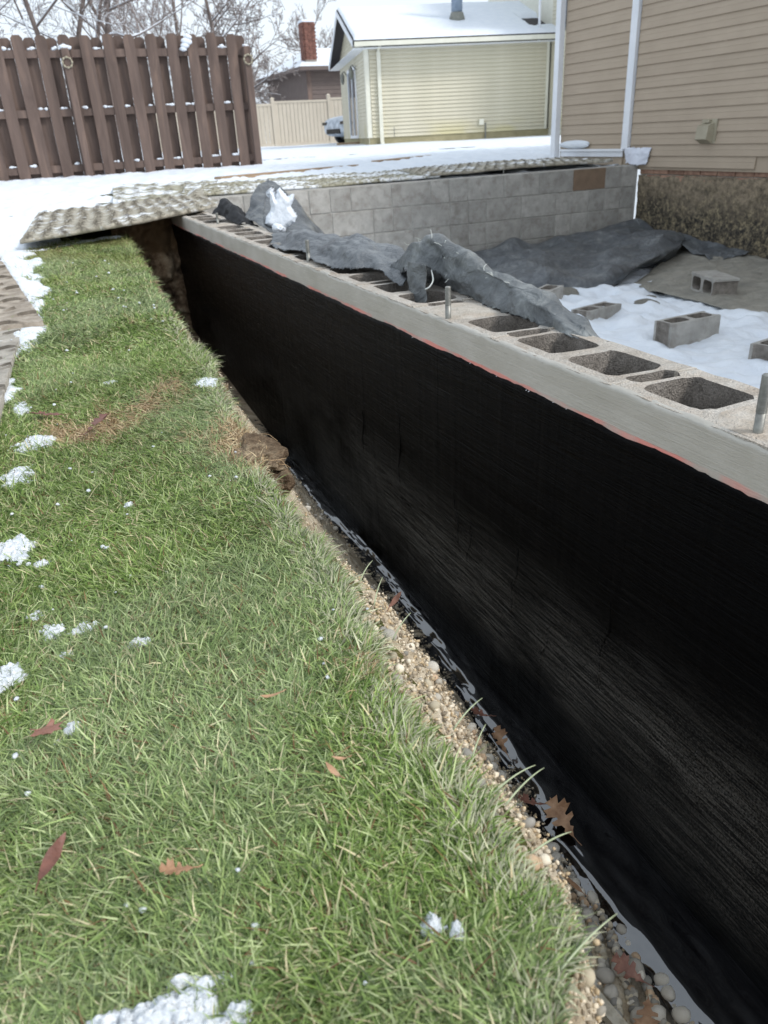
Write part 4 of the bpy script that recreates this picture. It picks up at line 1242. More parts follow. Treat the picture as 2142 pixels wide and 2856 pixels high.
mat_obj('ground_mat', (-.12, 5.02, -.447), (1.19, 5.66, -.375), (1.36, 7.25, -.395), (.02, 7.15, -.425), 'tan ribbed ground mat bridging the far end of the trench', 'mat_brown', 150, 260, .115, .110, .013, th=.02, wob=.010, seed=4, stagger=False, curl=curl_bridge)
mat_obj('ground_mat', (-1.30, 3.16, -.562), (-.062, 3.11, -.560), (-.246, 4.94, -.502), (-1.45, 5.0, -.502), 'brown ribbed ground mat on the left with snow beside it', 'mat_tan', 120, 420, .150, .20, .012, th=.018, wob=.006, seed=11, shingle=True)
mat_obj('ground_mat', (-1.4, .55, -.603), (-.288, .55, -.603), (-.139, 3.12, -.577), (-1.35, 3.15, -.577), 'pale grey ribbed ground mat at the left edge, nearest the camera', 'mat_grey', 110, 640, .120, .18, .009, th=.016, wob=.006, seed=21, shingle=True)
mat_obj('ground_mat', (.62, 7.35, -.405), (1.45, 7.30, -.395), (1.95, 9.3, -.375), (.85, 9.7, -.37), 'snow-dusted greenish mat just behind the bridging mat', 'mat_snowy', 90, 160, .14, .13, .012, th=.02, seed=31, stagger=False)
mat_obj('ground_mat', (1.18, 7.26, -.398), (3.70, 7.28, -.385), (3.95, 8.55, -.365), (1.5, 8.75, -.375), 'long snow-covered ribbed mat on the bank above the rear block wall', 'mat_snowy', 220, 120, .12, .12, .012, th=.022, wob=.014, seed=41)
mat_obj('ground_mat', (3.55, 7.27, -.365), (5.78, 7.30, -.352), (5.75, 8.30, -.345), (3.75, 8.45, -.355), 'bare ribbed mat lifted at one end beside the tan house downspout', 'mat_brown', 200, 110, .12, .12, .013, th=.022, wob=.018, seed=51)

# lumber lying in the snow
for (p, q, lab) in (((1.98, 9.46, -.378), (4.05, 10.45, -.358), 'long weathered board lying in snow behind the peaked tarp'), ((4.44, 10.7, -.352), (5.75, 11.7, -.335), 'weathered board in snow in front of the cream house, farther right')):
    p, q = Vector(p), Vector(q); d = q - p
    o = mk('wooden_board', *box(-d.length / 2, d.length / 2, -.06, .06, -.018, .022), M['wood'], loc=(p + q) / 2, rot=(0, 0, math.atan2(d.y, d.x))); tag(o, lab, 'board')
# thin rods pushed in behind the rear wall
for (x, h_, lab) in ((1.93, .06, 'thin metal stub standing at the rear wall top near the peaked tarp'), (4.37, .05, 'thin metal stub at the rear wall top in front of the lifted mat')):
    mb = MB(); mb.tube([(x, 7.20, ZT - .01), (x, 7.20, ZT + h_)], .005, 6); tag(mb.build('metal_rod', M['galv']), lab, 'rod')


# ------------------------------------------------------------------ the tan house on the right
def plank_mesh(name, L, H, mat, t=.016, t2=.003, x0=0.0):
    """lap siding: local x along the wall, y=0 wall face, front is -y, z from 0 to H"""
    pr = [(-t, 0), (-t, .006), (-t * .62, H * .5), (-t * .62 - .0015, H * .52), (-t2, H), (0, H), (0, 0)]
    V = [(x, y, z) for x in (x0, x0 + L) for y, z in pr]
    n = len(pr)
    F = [(i, (i + 1) % n, n + (i + 1) % n, n + i) for i in range(n)]
    F += [tuple(range(n - 1, -1, -1)), tuple(range(n, 2 * n))]
    me = bpy.data.meshes.new(name); me.from_pydata(V, [], [f[::-1] for f in F]); me.update(); me.materials.append(mat)
    return me


th_ = empty('tan_house', (5.9, 8.45, 0), math.radians(-90)); tag(th_, 'tan vinyl sided house at the right with its old foundation exposed', 'house')
RS = .1028
pA = plank_mesh('siding_plank', 1.13, RS, M['siding_tan'], x0=.03)
pB = plank_mesh('siding_plank', 9.2, RS, M['siding_tan'], x0=1.28)
pC = plank_mesh('siding_plank', 1.55, RS, M['siding_tan'], x0=1.40)
for k in range(0, 31):
    z = -.4335 + RS * k
    if k == 0:
        inst('siding_plank', pC, th_, (0, 0, z)); inst('siding_plank', pA, th_, (0, 0, z + .012))
    else:
        inst('siding_plank', pA, th_, (0, .004, z + .012)); inst('siding_plank', pB, th_, (0, 0, z))
mb = MB(); mb.box(0, 10.5, .004, 7, -.46, 2.76); mb.build('wall', M['siding_tan'], th_)
mb = MB(); mb.box(1.165, 1.262, -.042, .0, -.262, 2.75); o = mb.build('corner_board', M['white_trim'], th_)
mb = MB()
mb.box(-.075, .012, -.085, -.020, -.41, 2.75); mb.box(-.068, .005, -.15, -.085, -.43, -.36)
mb.build('downspout', M['white_trim'], th_)
# gently pitched roof above the frame
mb = MB()
mb.add([(-.5, -.5, 2.72), (11, -.5, 2.72), (11, 3.5, 4.2), (-.5, 3.5, 4.2), (11, 7.5, 2.72), (-.5, 7.5, 2.72), (-.5, -.5, 2.6), (11, -.5, 2.6), (11, 7.5, 2.6), (-.5, 7.5, 2.6)],
       [(0, 1, 2, 3), (3, 2, 4, 5), (6, 9, 8, 7), (0, 6, 7, 1), (1, 7, 8, 4, 2), (4, 8, 9, 5), (5, 9, 6, 0, 3)])
mb.build('roof', M['snow'], th_)
# old foundation: rough coating and a strip of bare brick under the siding
n1, n2 = 300, 60
Uf, Zf = np.meshgrid(np.linspace(1.42, 10.4, n1 * 1), np.linspace(-1.55, -.515, n2), indexing='ij')
Uf = 1.42 + (np.linspace(0, 1, n1)[:, None] ** 1.6) * 9 + 0 * Zf
Df = .018 + .016 * fbm(Uf * 9, Zf * 9, 0, 88, 5)
Df[:, -1] += .02 * vn(Uf[:, -1] * 9, 0 * Uf[:, -1], 0, 4)
Zf[:, -1] += .02 * fbm(Uf[:, -1] * 6, 0 * Uf[:, -1], 0, 14, 4)
mk('foundation', np.stack([Uf, Df, Zf], 2).reshape(-1, 3), gridF(n1, n2)[:, ::-1], M['old_wall'], th_, True)
mb = MB(); mb.box(1.41, 10.4, .045, .3, -1.55, -.44); mb.build('foundation_core', M['mortar'], th_)
brk = [cbox_mesh('brick', .205, .06, .056, .004, M['old_brick'], .002) for _ in range(3)]
for r_ in range(2):
    for k in range(24):
        u = 1.52 + (r_ % 2) * .105 + k * .216
        inst('brick', brk[k % 3], th_, (u, .055 + random.uniform(-.003, .003), -.474 - r_ * .066))
# vent hood
mb = MB()
u0, u1, z0, z1_ = 2.285, 2.44, -.245, -.02
mb.box(u0 - .012, u1 + .02, -.022, -.012, z0 + .02, z1_)
mb.build('vent_plate', M['vent'], th_)
mb = MB()
mb.add([(u0, -.022, z1_ - .03), (u1 - .015, -.022, z1_ - .03), (u1 - .015, -.085, z1_ - .055), (u0, -.085, z1_ - .055), (u0, -.022, z0 + .02), (u1 - .015, -.022, z0 + .02), (u1 - .015, -.10, z0 + .06), (u0, -.10, z0 + .06)],
       [(0, 1, 2, 3), (3, 2, 6, 7), (7, 6, 5, 4), (0, 3, 7, 4), (1, 5, 6, 2), (0, 4, 5, 1)])
mb.box(u0 + .03, u1 - .05, -.05, -.02, z1_ - .03, z1_ - .005)
mb.build('vent_hood', M['vent'], th_)
# torn house wrap at the corner and the snow-dusted ledge
net = [[(1.225, -.03, -.255), (1.40, -.035, -.252), (1.615, -.02, -.252)], [(1.235, -.035, -.33), (1.42, -.05, -.325), (1.60, -.03, -.33)], [(1.26, -.03, -.395), (1.42, -.055, -.415), (1.57, -.03, -.41)]]
o, _ = sheet('house_wrap', net, 26, 26, .008, 12, 8, M['paper'], th_, rip=.004)
o['label'] = 'torn white scrap of house wrap at the corner board'
mb = MB(); mb.box(.06, 1.2, -.05, -.018, -.285, -.262); mb.box(.06, 1.18, -.03, -.018, -.34, -.287)
mb.build('flashing', M['white_trim'], th_)
sn = lump('snow_clump', (5.87, 8.12, -.215), (.035, .27, .045), 44, M['snow'], 4, .25); tag(sn, 'white snow drift resting on the ledge at the tan house corner', 'snow')
sn = lump('snow_clump', (5.80, 8.2, -.385), (.06, .10, .035), 45, M['snow'], 3, .4); tag(sn, 'small snow clump on the rear wall top by the downspout foot', 'snow')

# ------------------------------------------------------------------ cream house
ang = math.atan2(-.253, .967)
ch = empty('cream_house', (8.98, 22.0, 0), ang); tag(ch, 'cream sided single storey house with snowy roof behind the pit', 'house')
H0, RC, NR = -.083, .0947, 24
pm = plank_mesh('siding_plank', 5.13 - .11, RC, M['siding_cream'], .034, .003, .11)
for k in range(NR): inst('siding_plank', pm, ch, (0, 0, H0 + RC * k))
mb = MB(); mb.box(.002, 5.14, .002, 6.6, -.6, 2.19); mb.build('wall', M['cream_trim'], ch)
for bx_ in ((-.02, .09, -.040, -.002, H0, 2.17), (-.028, -.0201, -.03, .09, H0, 2.17), (5.06, 5.13, -.040, -.004, H0, 2.18)):
    MB().box(*bx_).build('corner_post', M['cream_trim'], ch)
mb = MB(); mb.box(.02, 5.2, -.004, .002, -.55, H0); mb.box(-.004, .002, -.004, 6.6, -.55, H0); mb.build('foundation', M['old_foundation'], ch)
# gable side planks (local frame turned so that the plank runs along v)
sl = 1.14 / 3.7
for k in range(38):
    z = H0 + RC * k
    zc = z + RC * .5
    if zc < 2.16: v0, v1 = .09, 6.58
    else:
        dv = (zc - 2.23) / sl - .4
        v0, v1 = max(.02, dv), min(6.58, 6.6 - dv)
    if v1 - v0 < .15: break
    segs = [(v0, v1)]
    if H0 - .01 < z < 1.80: segs = [(v0, 2.12), (4.22, v1)]
    for a, b_ in segs:
        me = plank_mesh('siding_plank', b_ - a, RC, M['siding_cream'], .02, .003, 0)
        inst('siding_plank', me, ch, (-.002, b_, z), (0, 0, math.radians(-90)))
# gable triangle backing
mb = MB(); mb.add([(.002, 0, 2.19), (.002, 6.6, 2.19), (.002, 3.3, 3.25), (5.14, 0, 2.19), (5.14, 6.6, 2.19), (5.14, 3.3, 3.25)], [(0, 2, 1), (3, 4, 5), (0, 3, 5, 2), (1, 2, 5, 4), (0, 1, 4, 3)])
mb.build('gable', M['cream_trim'], ch)
# roof deck, fascia and snow
rz = lambda v: 2.23 + sl * (min(v, 6.6 - v) + .4)
u0, u1 = -.34, 5.5
mb = MB()
mb.add([(u0, -.4, 2.23), (u1, -.4, 2.23), (u1, 3.3, 3.37), (u0, 3.3, 3.37), (u1, 7.0, 2.23), (u0, 7.0, 2.23), (u0, -.4, 2.13), (u1, -.4, 2.13), (u1, 3.3, 3.27), (u0, 3.3, 3.27), (u1, 7.0, 2.13), (u0, 7.0, 2.13)],
       [(0, 1, 2, 3), (3, 2, 4, 5), (7, 6, 9, 8), (8, 9, 11, 10), (0, 6, 7, 1), (5, 4, 10, 11), (0, 3, 9, 6), (3, 5, 11, 9), (1, 7, 8, 2), (2, 8, 10, 4)])
mb.build('roof', M['shingle'], ch)
mb = MB()
mb.add([(u0 - .02, -.42, 2.05), (u0 - .02, -.42, 2.20), (u0 - .02, 3.3, 3.345), (u0 - .02, 3.3, 3.20), (u0 - .02, 7.02, 2.20), (u0 - .02, 7.02, 2.05),
        (u0 + .01, -.42, 2.05), (u0 + .01, -.42, 2.20), (u0 + .01, 3.3, 3.345), (u0 + .01, 3.3, 3.20), (u0 + .01, 7.02, 2.20), (u0 + .01, 7.02, 2.05)],
       [(0, 1, 2, 3), (3, 2, 4, 5), (6, 9, 8, 7), (9, 11, 10, 8), (0, 3, 9, 6), (3, 5, 11, 9), (1, 7, 8, 2), (2, 8, 10, 4)])
mb.build('rake_board', M['white_trim'], ch)
mb = MB(); mb.box(u0, 0, -.4, -.38, 2.04, 2.05); mb.box(u0, u1, -.4, .0, 2.045, 2.055); mb.box(u0 + .01, 0, -.4, 7.0, 2.046, 2.056); mb.build('soffit', M['white_trim'], ch)
mb = MB(); mb.box(u0 + .02, u1, -.51, -.405, 2.08, 2.185); mb.build('gutter', M['cream_trim'], ch)
nu, nv = 200, 90
Us, Vs = np.meshgrid(np.linspace(u0 + .01, u1, nu), np.linspace(-.47, 7.05, nv), indexing='ij')
edge_ = np.clip(np.minimum(np.minimum(Us - u0, u1 - Us) / .08, np.minimum(Vs + .47, 7.05 - Vs) / .10), 0, 1) ** .5
ridge = 2.23 + sl * (3.7 - np.sqrt((Vs - 3.3) ** 2 + .02))
patch_ = np.clip(1.1 - np.maximum(np.abs((Us - 5.05) / .45), np.abs((Vs - .75) / .62)) + .12 * fbm(Us * 4, Vs * 4, 0, 3), -1, 1)
Zs = ridge + .012 + edge_ * (.10 + .02 * fbm(Us * 1.5, Vs * 1.5, 0, 13, 4)) - .2 * np.clip(patch_ * 3, 0, 1)
mk('roof_snow', np.stack([Us, Vs, Zs], 2).reshape(-1, 3), gridF(nu, nv), M['snow'], ch, True)
mb = MB(); mb.box(.31, .41, -.095, -.022, -.27, 1.98); mb.tube([(.36, -.06, 1.96), (.36, -.10, 2.02), (.36, -.40, 2.10)], .04, 6); mb.box(.31, .41, -.20, -.095, -.27, -.2); mb.build('downspout', M['cream_trim'], ch)
mb = MB(); mb.box(3.14, 3.27, -.10, -.02, .10, .25); mb.build('outlet_box', M['cream_trim'], ch)
mb = MB(); mb.tube([(3.33, -.05, .15), (3.33, -.05, -.32)], .022, 6); mb.tube([(.72, -.03, .16), (.72, -.03, -.1)], .008, 6); mb.build('pipe', M['lead'], ch)
zr = lambda v: 2.23 + sl * (v + .4)
mb = MB(); mb.tube([(2.777, 1.03, zr(1.0) + .2), (2.777, 1.03, 4.4)], .155, 16); mb.build('flue_pipe', M['flue'], ch, True)
mb = MB(); mb.tube([(2.777, 1.03, zr(1.0) - .05), (2.777, 1.03, zr(1.0) + .14), (2.777, 1.03, zr(1) + .25), (2.777, 1.03, zr(1) + .27)], [.24, .215, .175, .16], 16); mb.build('flue_base', M['lead'], ch, True)
mb = MB(); mb.tube([(4.72, -.30, 2.05), (4.72, -.30, 4.3)], .035, 10); mb.build('vent_mast', M['white_trim'], ch, True)
# sliding door on the gable side with two wall lamps
mb = MB(); F_ = (2.12, 4.22)
mb.box(-.05, .0, 2.12, 2.22, -.08, 1.84); mb.box(-.05, .0, 4.12, 4.22, -.08, 1.84); mb.box(-.05, .0, 2.22, 4.12, 1.75, 1.84); mb.box(-.05, .0, 2.22, 4.12, -.08, .0); mb.box(-.045, .0, 3.12, 3.22, 0, 1.75)
dr = mb.build('sliding_door', M['white_trim'], ch)
mb = MB(); mb.box(-.02, -.002, 2.22, 3.12, 0, 1.75); mb.build('pane', M['glass_dark'], dr)
mb = MB(); mb.box(-.02, -.002, 3.22, 4.12, 0, 1.75); mb.build('pane', M['glass_dark'], dr)
for v in (1.98, 4.42):
    mb = MB(); mb.tube([(-.02, v, 1.72), (-.12, v, 1.84), (-.17, v, 1.80)], .018, 6); mb.tube([(-.17, v, 1.80), (-.17, v, 1.72), (-.17, v, 1.55), (-.17, v, 1.48)], [.02, .065, .055, .02], 8); mb.build('wall_lamp', M['lead'], ch, True)
# taller wing at the right, its side wall coming forward
mb = MB(); mb.box(5.2, 12, -1.55, 6.6, -.6, 5.2); mb.build('wing_wall', M['cream_trim'], ch)
pw = plank_mesh('siding_plank', 1.55, RC, M['siding_cream'], .02, .003, 0)
for k in range(56): inst('siding_plank', pw, ch, (5.198, .0, H0 + RC * k), (0, 0, math.radians(-90)))
mb = MB(); mb.box(5.16, 5.2, -1.25, -.75, 2.2, 4.0); f_ = mb.build('window', M['lead'], ch)
mb = MB(); mb.box(5.145, 5.16, -1.2, -.8, 2.27, 3.93); mb.build('pane', M['glass_dark'], f_)
mb = MB(); mb.add([(4.8, -1.9, 5.2), (12.4, -1.9, 5.2), (12.4, 2.5, 6.7), (4.8, 2.5, 6.7), (12.4, 7, 5.2), (4.8, 7, 5.2)], [(0, 1, 2, 3), (3, 2, 4, 5), (0, 5, 4, 1)[::-1]]); mb.build('wing_roof', M['snow'], ch)
# doorstep deck piece
o = mk('wooden_step', *box(-.55, .45, -.2, .2, -.06, .06), M['wood'], loc=(9.45, 24.3, -.24), rot=(0, 0, ang)); tag(o, 'low wooden step at the cream house corner, dusted with snow', 'step')

# ------------------------------------------------------------------ neighbour's house, vinyl fence, car
nb = empty('brown_house', (0, 0, 0)); tag(nb, 'distant dark brown house with snowy roof and brick chimney', 'house')
mb = MB(); mb.box(14.15, 24, 42.5, 50, -.3, 3.2); mb.build('wall', M['dark_siding'], nb)
pn = plank_mesh('siding_plank', 9.7, .2, M['dark_siding'], .03, .004, 14.3)
for k in range(17): inst('siding_plank', pn, nb, (0, 42.498, -.2 + k * .2))
mb = MB(); mb.box(14.08, 14.3, 42.42, 42.5, -.3, 3.2); mb.build('corner_board', M['fence'], nb)
mb = MB(); mb.add([(13.6, 41.9, 3.2), (24.5, 41.9, 3.2), (24.5, 46.3, 4.25), (15.6, 46.3, 4.25), (24.5, 50.5, 3.2), (13.6, 50.5, 3.2), (13.6, 41.9, 3.05), (24.5, 41.9, 3.05), (24.5, 50.5, 3.05), (13.6, 50.5, 3.05)], [(0, 1, 2, 3), (3, 2, 4, 5), (0, 3, 5), (6, 9, 8, 7), (0, 6, 7, 1), (5, 9, 6, 0), (1, 7, 8, 4, 2)])
mb.build('roof', M['dark_siding'], nb)
mb = MB(); mb.add([(13.62, 41.95, 3.22), (24.5, 41.95, 3.22), (24.5, 46.3, 4.40), (15.6, 46.3, 4.40), (13.62, 50.4, 3.22)], [(0, 1, 2, 3), (0, 3, 4)]); mb.build('roof_snow', M['snow'], nb)
chm = MB().box(14.27, 14.86, 42.9, 43.5, 3.2, 5.2).build('chimney', M['mortar'], nb)
cb1 = cbox_mesh('brick', .19, .10, .07, .006, M['brick']); 
for r_ in range(21):
    for k in range(3):
        inst('brick', cb1, chm, (14.27 + .10 + k * .2 + (r_ % 2) * .05 - .025, 42.875, 3.60 + r_ * .078))
    for k in range(3):
        inst('brick', cb1, chm, (14.25, 42.98 + k * .2, 3.60 + r_ * .078), (0, 0, math.pi / 2))
mb = MB(); mb.box(14.2, 14.93, 42.82, 43.57, 5.2, 5.3); mb.build('chimney_cap', M['snow'], chm)

vf = empty('vinyl_fence'); tag(vf, 'beige vinyl privacy fence running behind the cream house', 'fence')
pts = [(5.4, -.26), (7.9, -.26), (9.45, -.26)]
xs = [4.55, 7.0, 9.45, 11.80, 14.2, 16.6]
zt_ = [1.22, 1.26, 1.34, 1.40, 1.42, 1.45]
pv_ = None
for k, x in enumerate(xs):
    mb = MB(); mb.box(x - .065, x + .065, 32.95, 33.08, -.3, zt_[k] + .10); mb.add([(x - .08, 32.94, zt_[k] + .10), (x + .08, 32.94, zt_[k] + .10), (x + .08, 33.09, zt_[k] + .10), (x - .08, 33.09, zt_[k] + .10), (x, 33.01, zt_[k] + .17)], [(0, 1, 4), (1, 2, 4), (2, 3, 4), (3, 0, 4), (3, 2, 1, 0)])
    mb.build('post', M['vinyl_fence'], vf)
    if k:
        a = xs[k - 1] + .065; b_ = x - .065; w = (b_ - a) / 14
        zz = zt_[k - 1]
        pm_ = cbox_mesh('picket', w - .012, .025, zz + .20, .006, M['vinyl_fence'])
        for q in range(14): inst('picket', pm_, vf, (a + w * (q + .5), 33.01, (zz - .26) / 2))
        mb = MB(); mb.box(a, b_, 32.975, 33.045, zz - .06, zz + .02); mb.box(a, b_, 32.975, 33.045, -.26, -.14); mb.build('rail', M['vinyl_fence'], vf)

car = empty('parked_car', (10.72, 29.7, -.27), math.radians(8)); tag(car, 'frosted silver car parked behind the corner of the cream house', 'car')
prof = [(0, .42, .62), (.05, .30, .78), (.25, .26, .90), (.9, .24, .98), (1.35, .24, 1.03), (1.75, .24, 1.38), (2.3, .24, 1.60), (3.4, .24, 1.58), (4.1, .25, 1.35), (4.45, .30, .95), (4.5, .40, .8)]
rings = []
for s_, zb_, zt2 in prof:
    belt = min(zt2, 1.0); hw = .90 if .2 < s_ < 4.3 else .80
    tw = hw if zt2 < 1.05 else .64
    rings.append([(s_, -hw + .08, zb_), (s_, -hw, zb_ + .15), (s_, -hw, belt - .12), (s_, -(hw + tw) / 2 + .02, belt), (s_, -tw + .06, max(belt, zt2 - .03)), (s_, 0, zt2 + .02), (s_, tw - .06, max(belt, zt2 - .03)), (s_, (hw + tw) / 2 - .02, belt), (s_, hw, belt - .12), (s_, hw, zb_ + .15), (s_, hw - .08, zb_), (s_, 0, zb_)])
Gc = np.array(rings); m_, n_ = Gc.shape[:2]
F = []
for i in range(m_ - 1):
    for j in range(n_): F.append((i * n_ + j, i * n_ + (j + 1) % n_, (i + 1) * n_ + (j + 1) % n_, (i + 1) * n_ + j))
F.append(tuple(range(n_ - 1, -1, -1))); F.append(tuple((m_ - 1) * n_ + j for j in range(n_)))
o = mk('body', Gc.reshape(-1, 3), F, M['frost_paint'], car, True)
b2 = o.modifiers.new('s', 'SUBSURF'); b2.levels = 2; b2.render_levels = 2
for sx in (.85, 3.7):
    for sy in (-.86, .86):
        mb = MB(); mb.tube([(sx, sy - .11, .33), (sx, sy - .09, .33), (sx, sy + .09, .33), (sx, sy + .11, .33)], [.29, .335, .335, .29], 20); w_ = mb.build('wheel', M['black_plastic'], car, True)
        mb = MB(); mb.tube([(sx, sy - .125, .33), (sx, sy + .125, .33)], .19, 14); mb.build('rim', M['galv'], w_, True)
mb = MB(); mb.box(-.015, .08, -.52, .52, .36, .52); mb.build('grille', M['black_plastic'], car)
for sy in (-1, 1):
    mb = MB(); mb.box(.0, .26, sy * .70 - .16, sy * .70 + .16, .66, .76); mb.build('headlight', M['glass_dark'], car)
mb = MB(); mb.add([(1.36, -.70, 1.06), (1.36, .70, 1.06), (2.02, .60, 1.53), (2.02, -.60, 1.53)], [(0, 1, 2, 3)]); mb.build('windshield', M['glass_dark'], car)

# ------------------------------------------------------------------ brown board fence
FY = 12.2
wf = empty('wooden_fence'); tag(wf, 'tall dark brown shadowbox board fence standing in the snow', 'fence')


def board_mesh(w, h, t=.018):
    # dog-eared top
    pr = [(-w / 2, 0), (w / 2, 0), (w / 2, h - .035), (w / 2 - .03, h), (-w / 2 + .03, h), (-w / 2, h - .035)]
    V = [(x, y, z) for y in (-t / 2, t / 2) for x, z in pr]; n = len(pr)
    F = [tuple(range(n)), tuple(range(2 * n - 1, n - 1, -1))] + [((i + 1) % n, i, n + i, n + (i + 1) % n) for i in range(n)]
    me = bpy.data.meshes.new('board'); me.from_pydata(V, [], F); me.update(); me.materials.append(M['fence']); return me


fb_ = board_mesh(.140, 1.72); fk = board_mesh(.140, 1.70)
fx = []
x = 2.98
while x > -3.3:
    inst('board', fb_, wf, (x, FY - .045 + random.uniform(-.003, .003), -.38 + random.uniform(-.012, .012)), (random.uniform(-.006, .006), random.uniform(-.006, .006), random.uniform(-.02, .02)))
    fx.append(x)
    inst('board', fk, wf, (x - .137, FY + .045, -.38 + random.uniform(-.012, .012)), (0, random.uniform(-.006, .006), random.uniform(-.02, .02)))
    x -= .2735
inst('board', fk, wf, (2.98 + .137, FY + .045, -.375))
for z in (1.13, .455, -.215):
    for (a, b_) in ((-3.4, -1.6), (-1.6, .79), (.79, 3.16)):
        mb = MB(); mb.box(a, b_, FY - .035, FY + .035, z - .045, z + .045); mb.build('rail', M['fence'], wf)
for x in (-1.58, .785, 3.165):
    me = cbox_mesh('post', .095, .095, 1.56, .008, M['fence'])
    o = inst('post', me, wf, (x, FY - .10, -.38 + .78))
    mb = MB(); pts = [(x + .058 * math.cos(t * math.pi / 8), FY - .155, 1.02 + .058 * math.sin(t * math.pi / 8)) for t in range(17)]
    mb.tube(pts, .009, 6, False)
    for t in range(0, 16, 2):
        px_, pz = x + .058 * math.cos(t * math.pi / 8), 1.02 + .058 * math.sin(t * math.pi / 8)
        mb.box(px_ - .012, px_ + .012, FY - .17, FY - .15, pz - .012, pz + .012)
    mb.build('medallion', M['vent'], o, True, loc=(-x, -(FY - .10), -(-.38 + .78)))
# snow clumps on the rails
bmv = []
VV = []; FFa = []; off = 0
rs = random.Random(3)
bm = bmesh.new(); bmesh.ops.create_icosphere(bm, subdivisions=2, radius=1)
lv = np.array([v.co[:] for v in bm.verts]); lf = np.array([[v.index for v in f.verts] for f in bm.faces]); bm.free()
for x in fx:
    for z in (1.175, .50, -.17):
        if rs.random() < (.8 if z < 1 else .6):
            for q in range(rs.randint(2, 4)):
                c = np.array([x - .137 + rs.uniform(-.045, .045), FY - .02 + rs.uniform(-.012, .004), z + .008])
                r = np.array([rs.uniform(.018, .038), .022, rs.uniform(.008, .022)])
                if z > 1 and rs.random() < .25: r = r * 1.35; c[2] += .01
                k = 1 + .35 * fbm(lv[:, 0] * 2 + x * 9, lv[:, 1] * 2, lv[:, 2] * 2 + z + q, 6, 2)
                VV.append(lv * k[:, None] * r + c); FFa.append(lf + off); off += len(lv)
for (x, z, r) in ((2.36, 1.25, .075), (2.33, 1.2, .06), (2.30, 1.16, .05), (2.39, 1.30, .05), (.785, 1.195, .06), (.83, 1.19, .045), (3.16, 1.19, .04)):
    k = 1 + .35 * fbm(lv[:, 0] * 2 + x * 9, lv[:, 1] * 2, lv[:, 2] * 2 + z, 6, 2)
    VV.append(lv * k[:, None] * np.array([r, .04, r * .6]) + np.array([x, FY - .085, z])); FFa.append(lf + off); off += len(lv)
tag(mk('rail_snow', np.concatenate(VV), np.concatenate(FFa), M['snow'], smooth=True), 'small white snow clumps caught on the brown fence rails', 'snow', kind='stuff')


# ------------------------------------------------------------------ trees
def tree_segments(rd, base, h, levels=5, spread=.55, r0=.10, first=.25, nb=(9, 7, 5, 4), lenk=(.55, .55, .55, .5), trop=.12, lean=(0, 0), maxn=9000, crook=.12):
    segs = []; queue = []
    def grow(p, d, L, r, lev):
        n = max(3, int(5 - lev * .5)) if lev else 9
        pts = [p]; dd = d.copy(); rads = [r]
        for i in range(n):
            dd = dd + np.array([rd.gauss(0, crook), rd.gauss(0, crook), rd.gauss(0, crook * .6) + trop * (.5 if lev else .2)])
            dd /= math.sqrt(dd @ dd)
            p = p + dd * L / n
            r2 = r * (1 - (i + 1) / n * (.75 if lev else .62))
            segs.append((pts[-1], p, rads[-1], max(r2, .004), lev)); pts.append(p); rads.append(max(r2, .004))
        if lev >= levels: return
        k = nb[min(lev, len(nb) - 1)]
        for q in range(k):
            t = first + (1 - first) * (q + rd.random()) / k if lev == 0 else .15 + .85 * (q + rd.random()) / k
            i = min(int(t * n), n - 1); f = t * n - i
            pp = pts[i] * (1 - f) + pts[i + 1] * f
            ax_ = pts[i + 1] - pts[i]; ax_ = ax_ / math.sqrt(ax_ @ ax_)
            side = np.array([rd.gauss(0, 1), rd.gauss(0, 1), rd.gauss(0, 1)]); side -= ax_ * (side @ ax_); side /= math.sqrt(side @ side)
            nd_ = ax_ * (1 - spread * rd.uniform(.7, 1.2)) + side * spread * rd.uniform(.8, 1.4)
            nd_ /= math.sqrt(nd_ @ nd_)
            queue.append((pp, nd_, L * lenk[min(lev, len(lenk) - 1)] * rd.uniform(.7, 1.15) * (1 - .35 * t), rads[i] * rd.uniform(.32, .52), lev + 1))
    d0 = np.array([lean[0], lean[1], 1.0]); d0 /= math.sqrt(d0 @ d0)
    queue.append((np.array(base, float), d0, h, r0, 0))
    while queue and len(segs) < maxn:
        grow(*queue.pop(0))
    return segs


def tube_mesh(segs, sides):
    A = np.array([s[0] for s in segs]); B = np.array([s[1] for s in segs]); ra = np.array([s[2] for s in segs]); rb = np.array([s[3] for s in segs])
    d = B - A; d /= np.linalg.norm(d, axis=1, keepdims=True) + 1e-9
    ref = np.where(np.abs(d[:, 2:3]) < .9, np.array([[0, 0, 1.0]]), np.array([[1.0, 0, 0]]))
    u = np.cross(d, ref); u /= np.linalg.norm(u, axis=1, keepdims=True); v = np.cross(d, u)
    a = np.arange(sides) / sides * 2 * math.pi
    ring = u[:, None] * np.cos(a)[None, :, None] + v[:, None] * np.sin(a)[None, :, None]
    V = np.concatenate([A[:, None] + ring * ra[:, None, None], B[:, None] + ring * rb[:, None, None]], 1)
    k = np.arange(sides); f = np.stack([k, (k + 1) % sides, sides + (k + 1) % sides, sides + k], 1)
    F = f[None] + (np.arange(len(segs)) * 2 * sides)[:, None, None]
    return V.reshape(-1, 3), F.reshape(-1, 4)


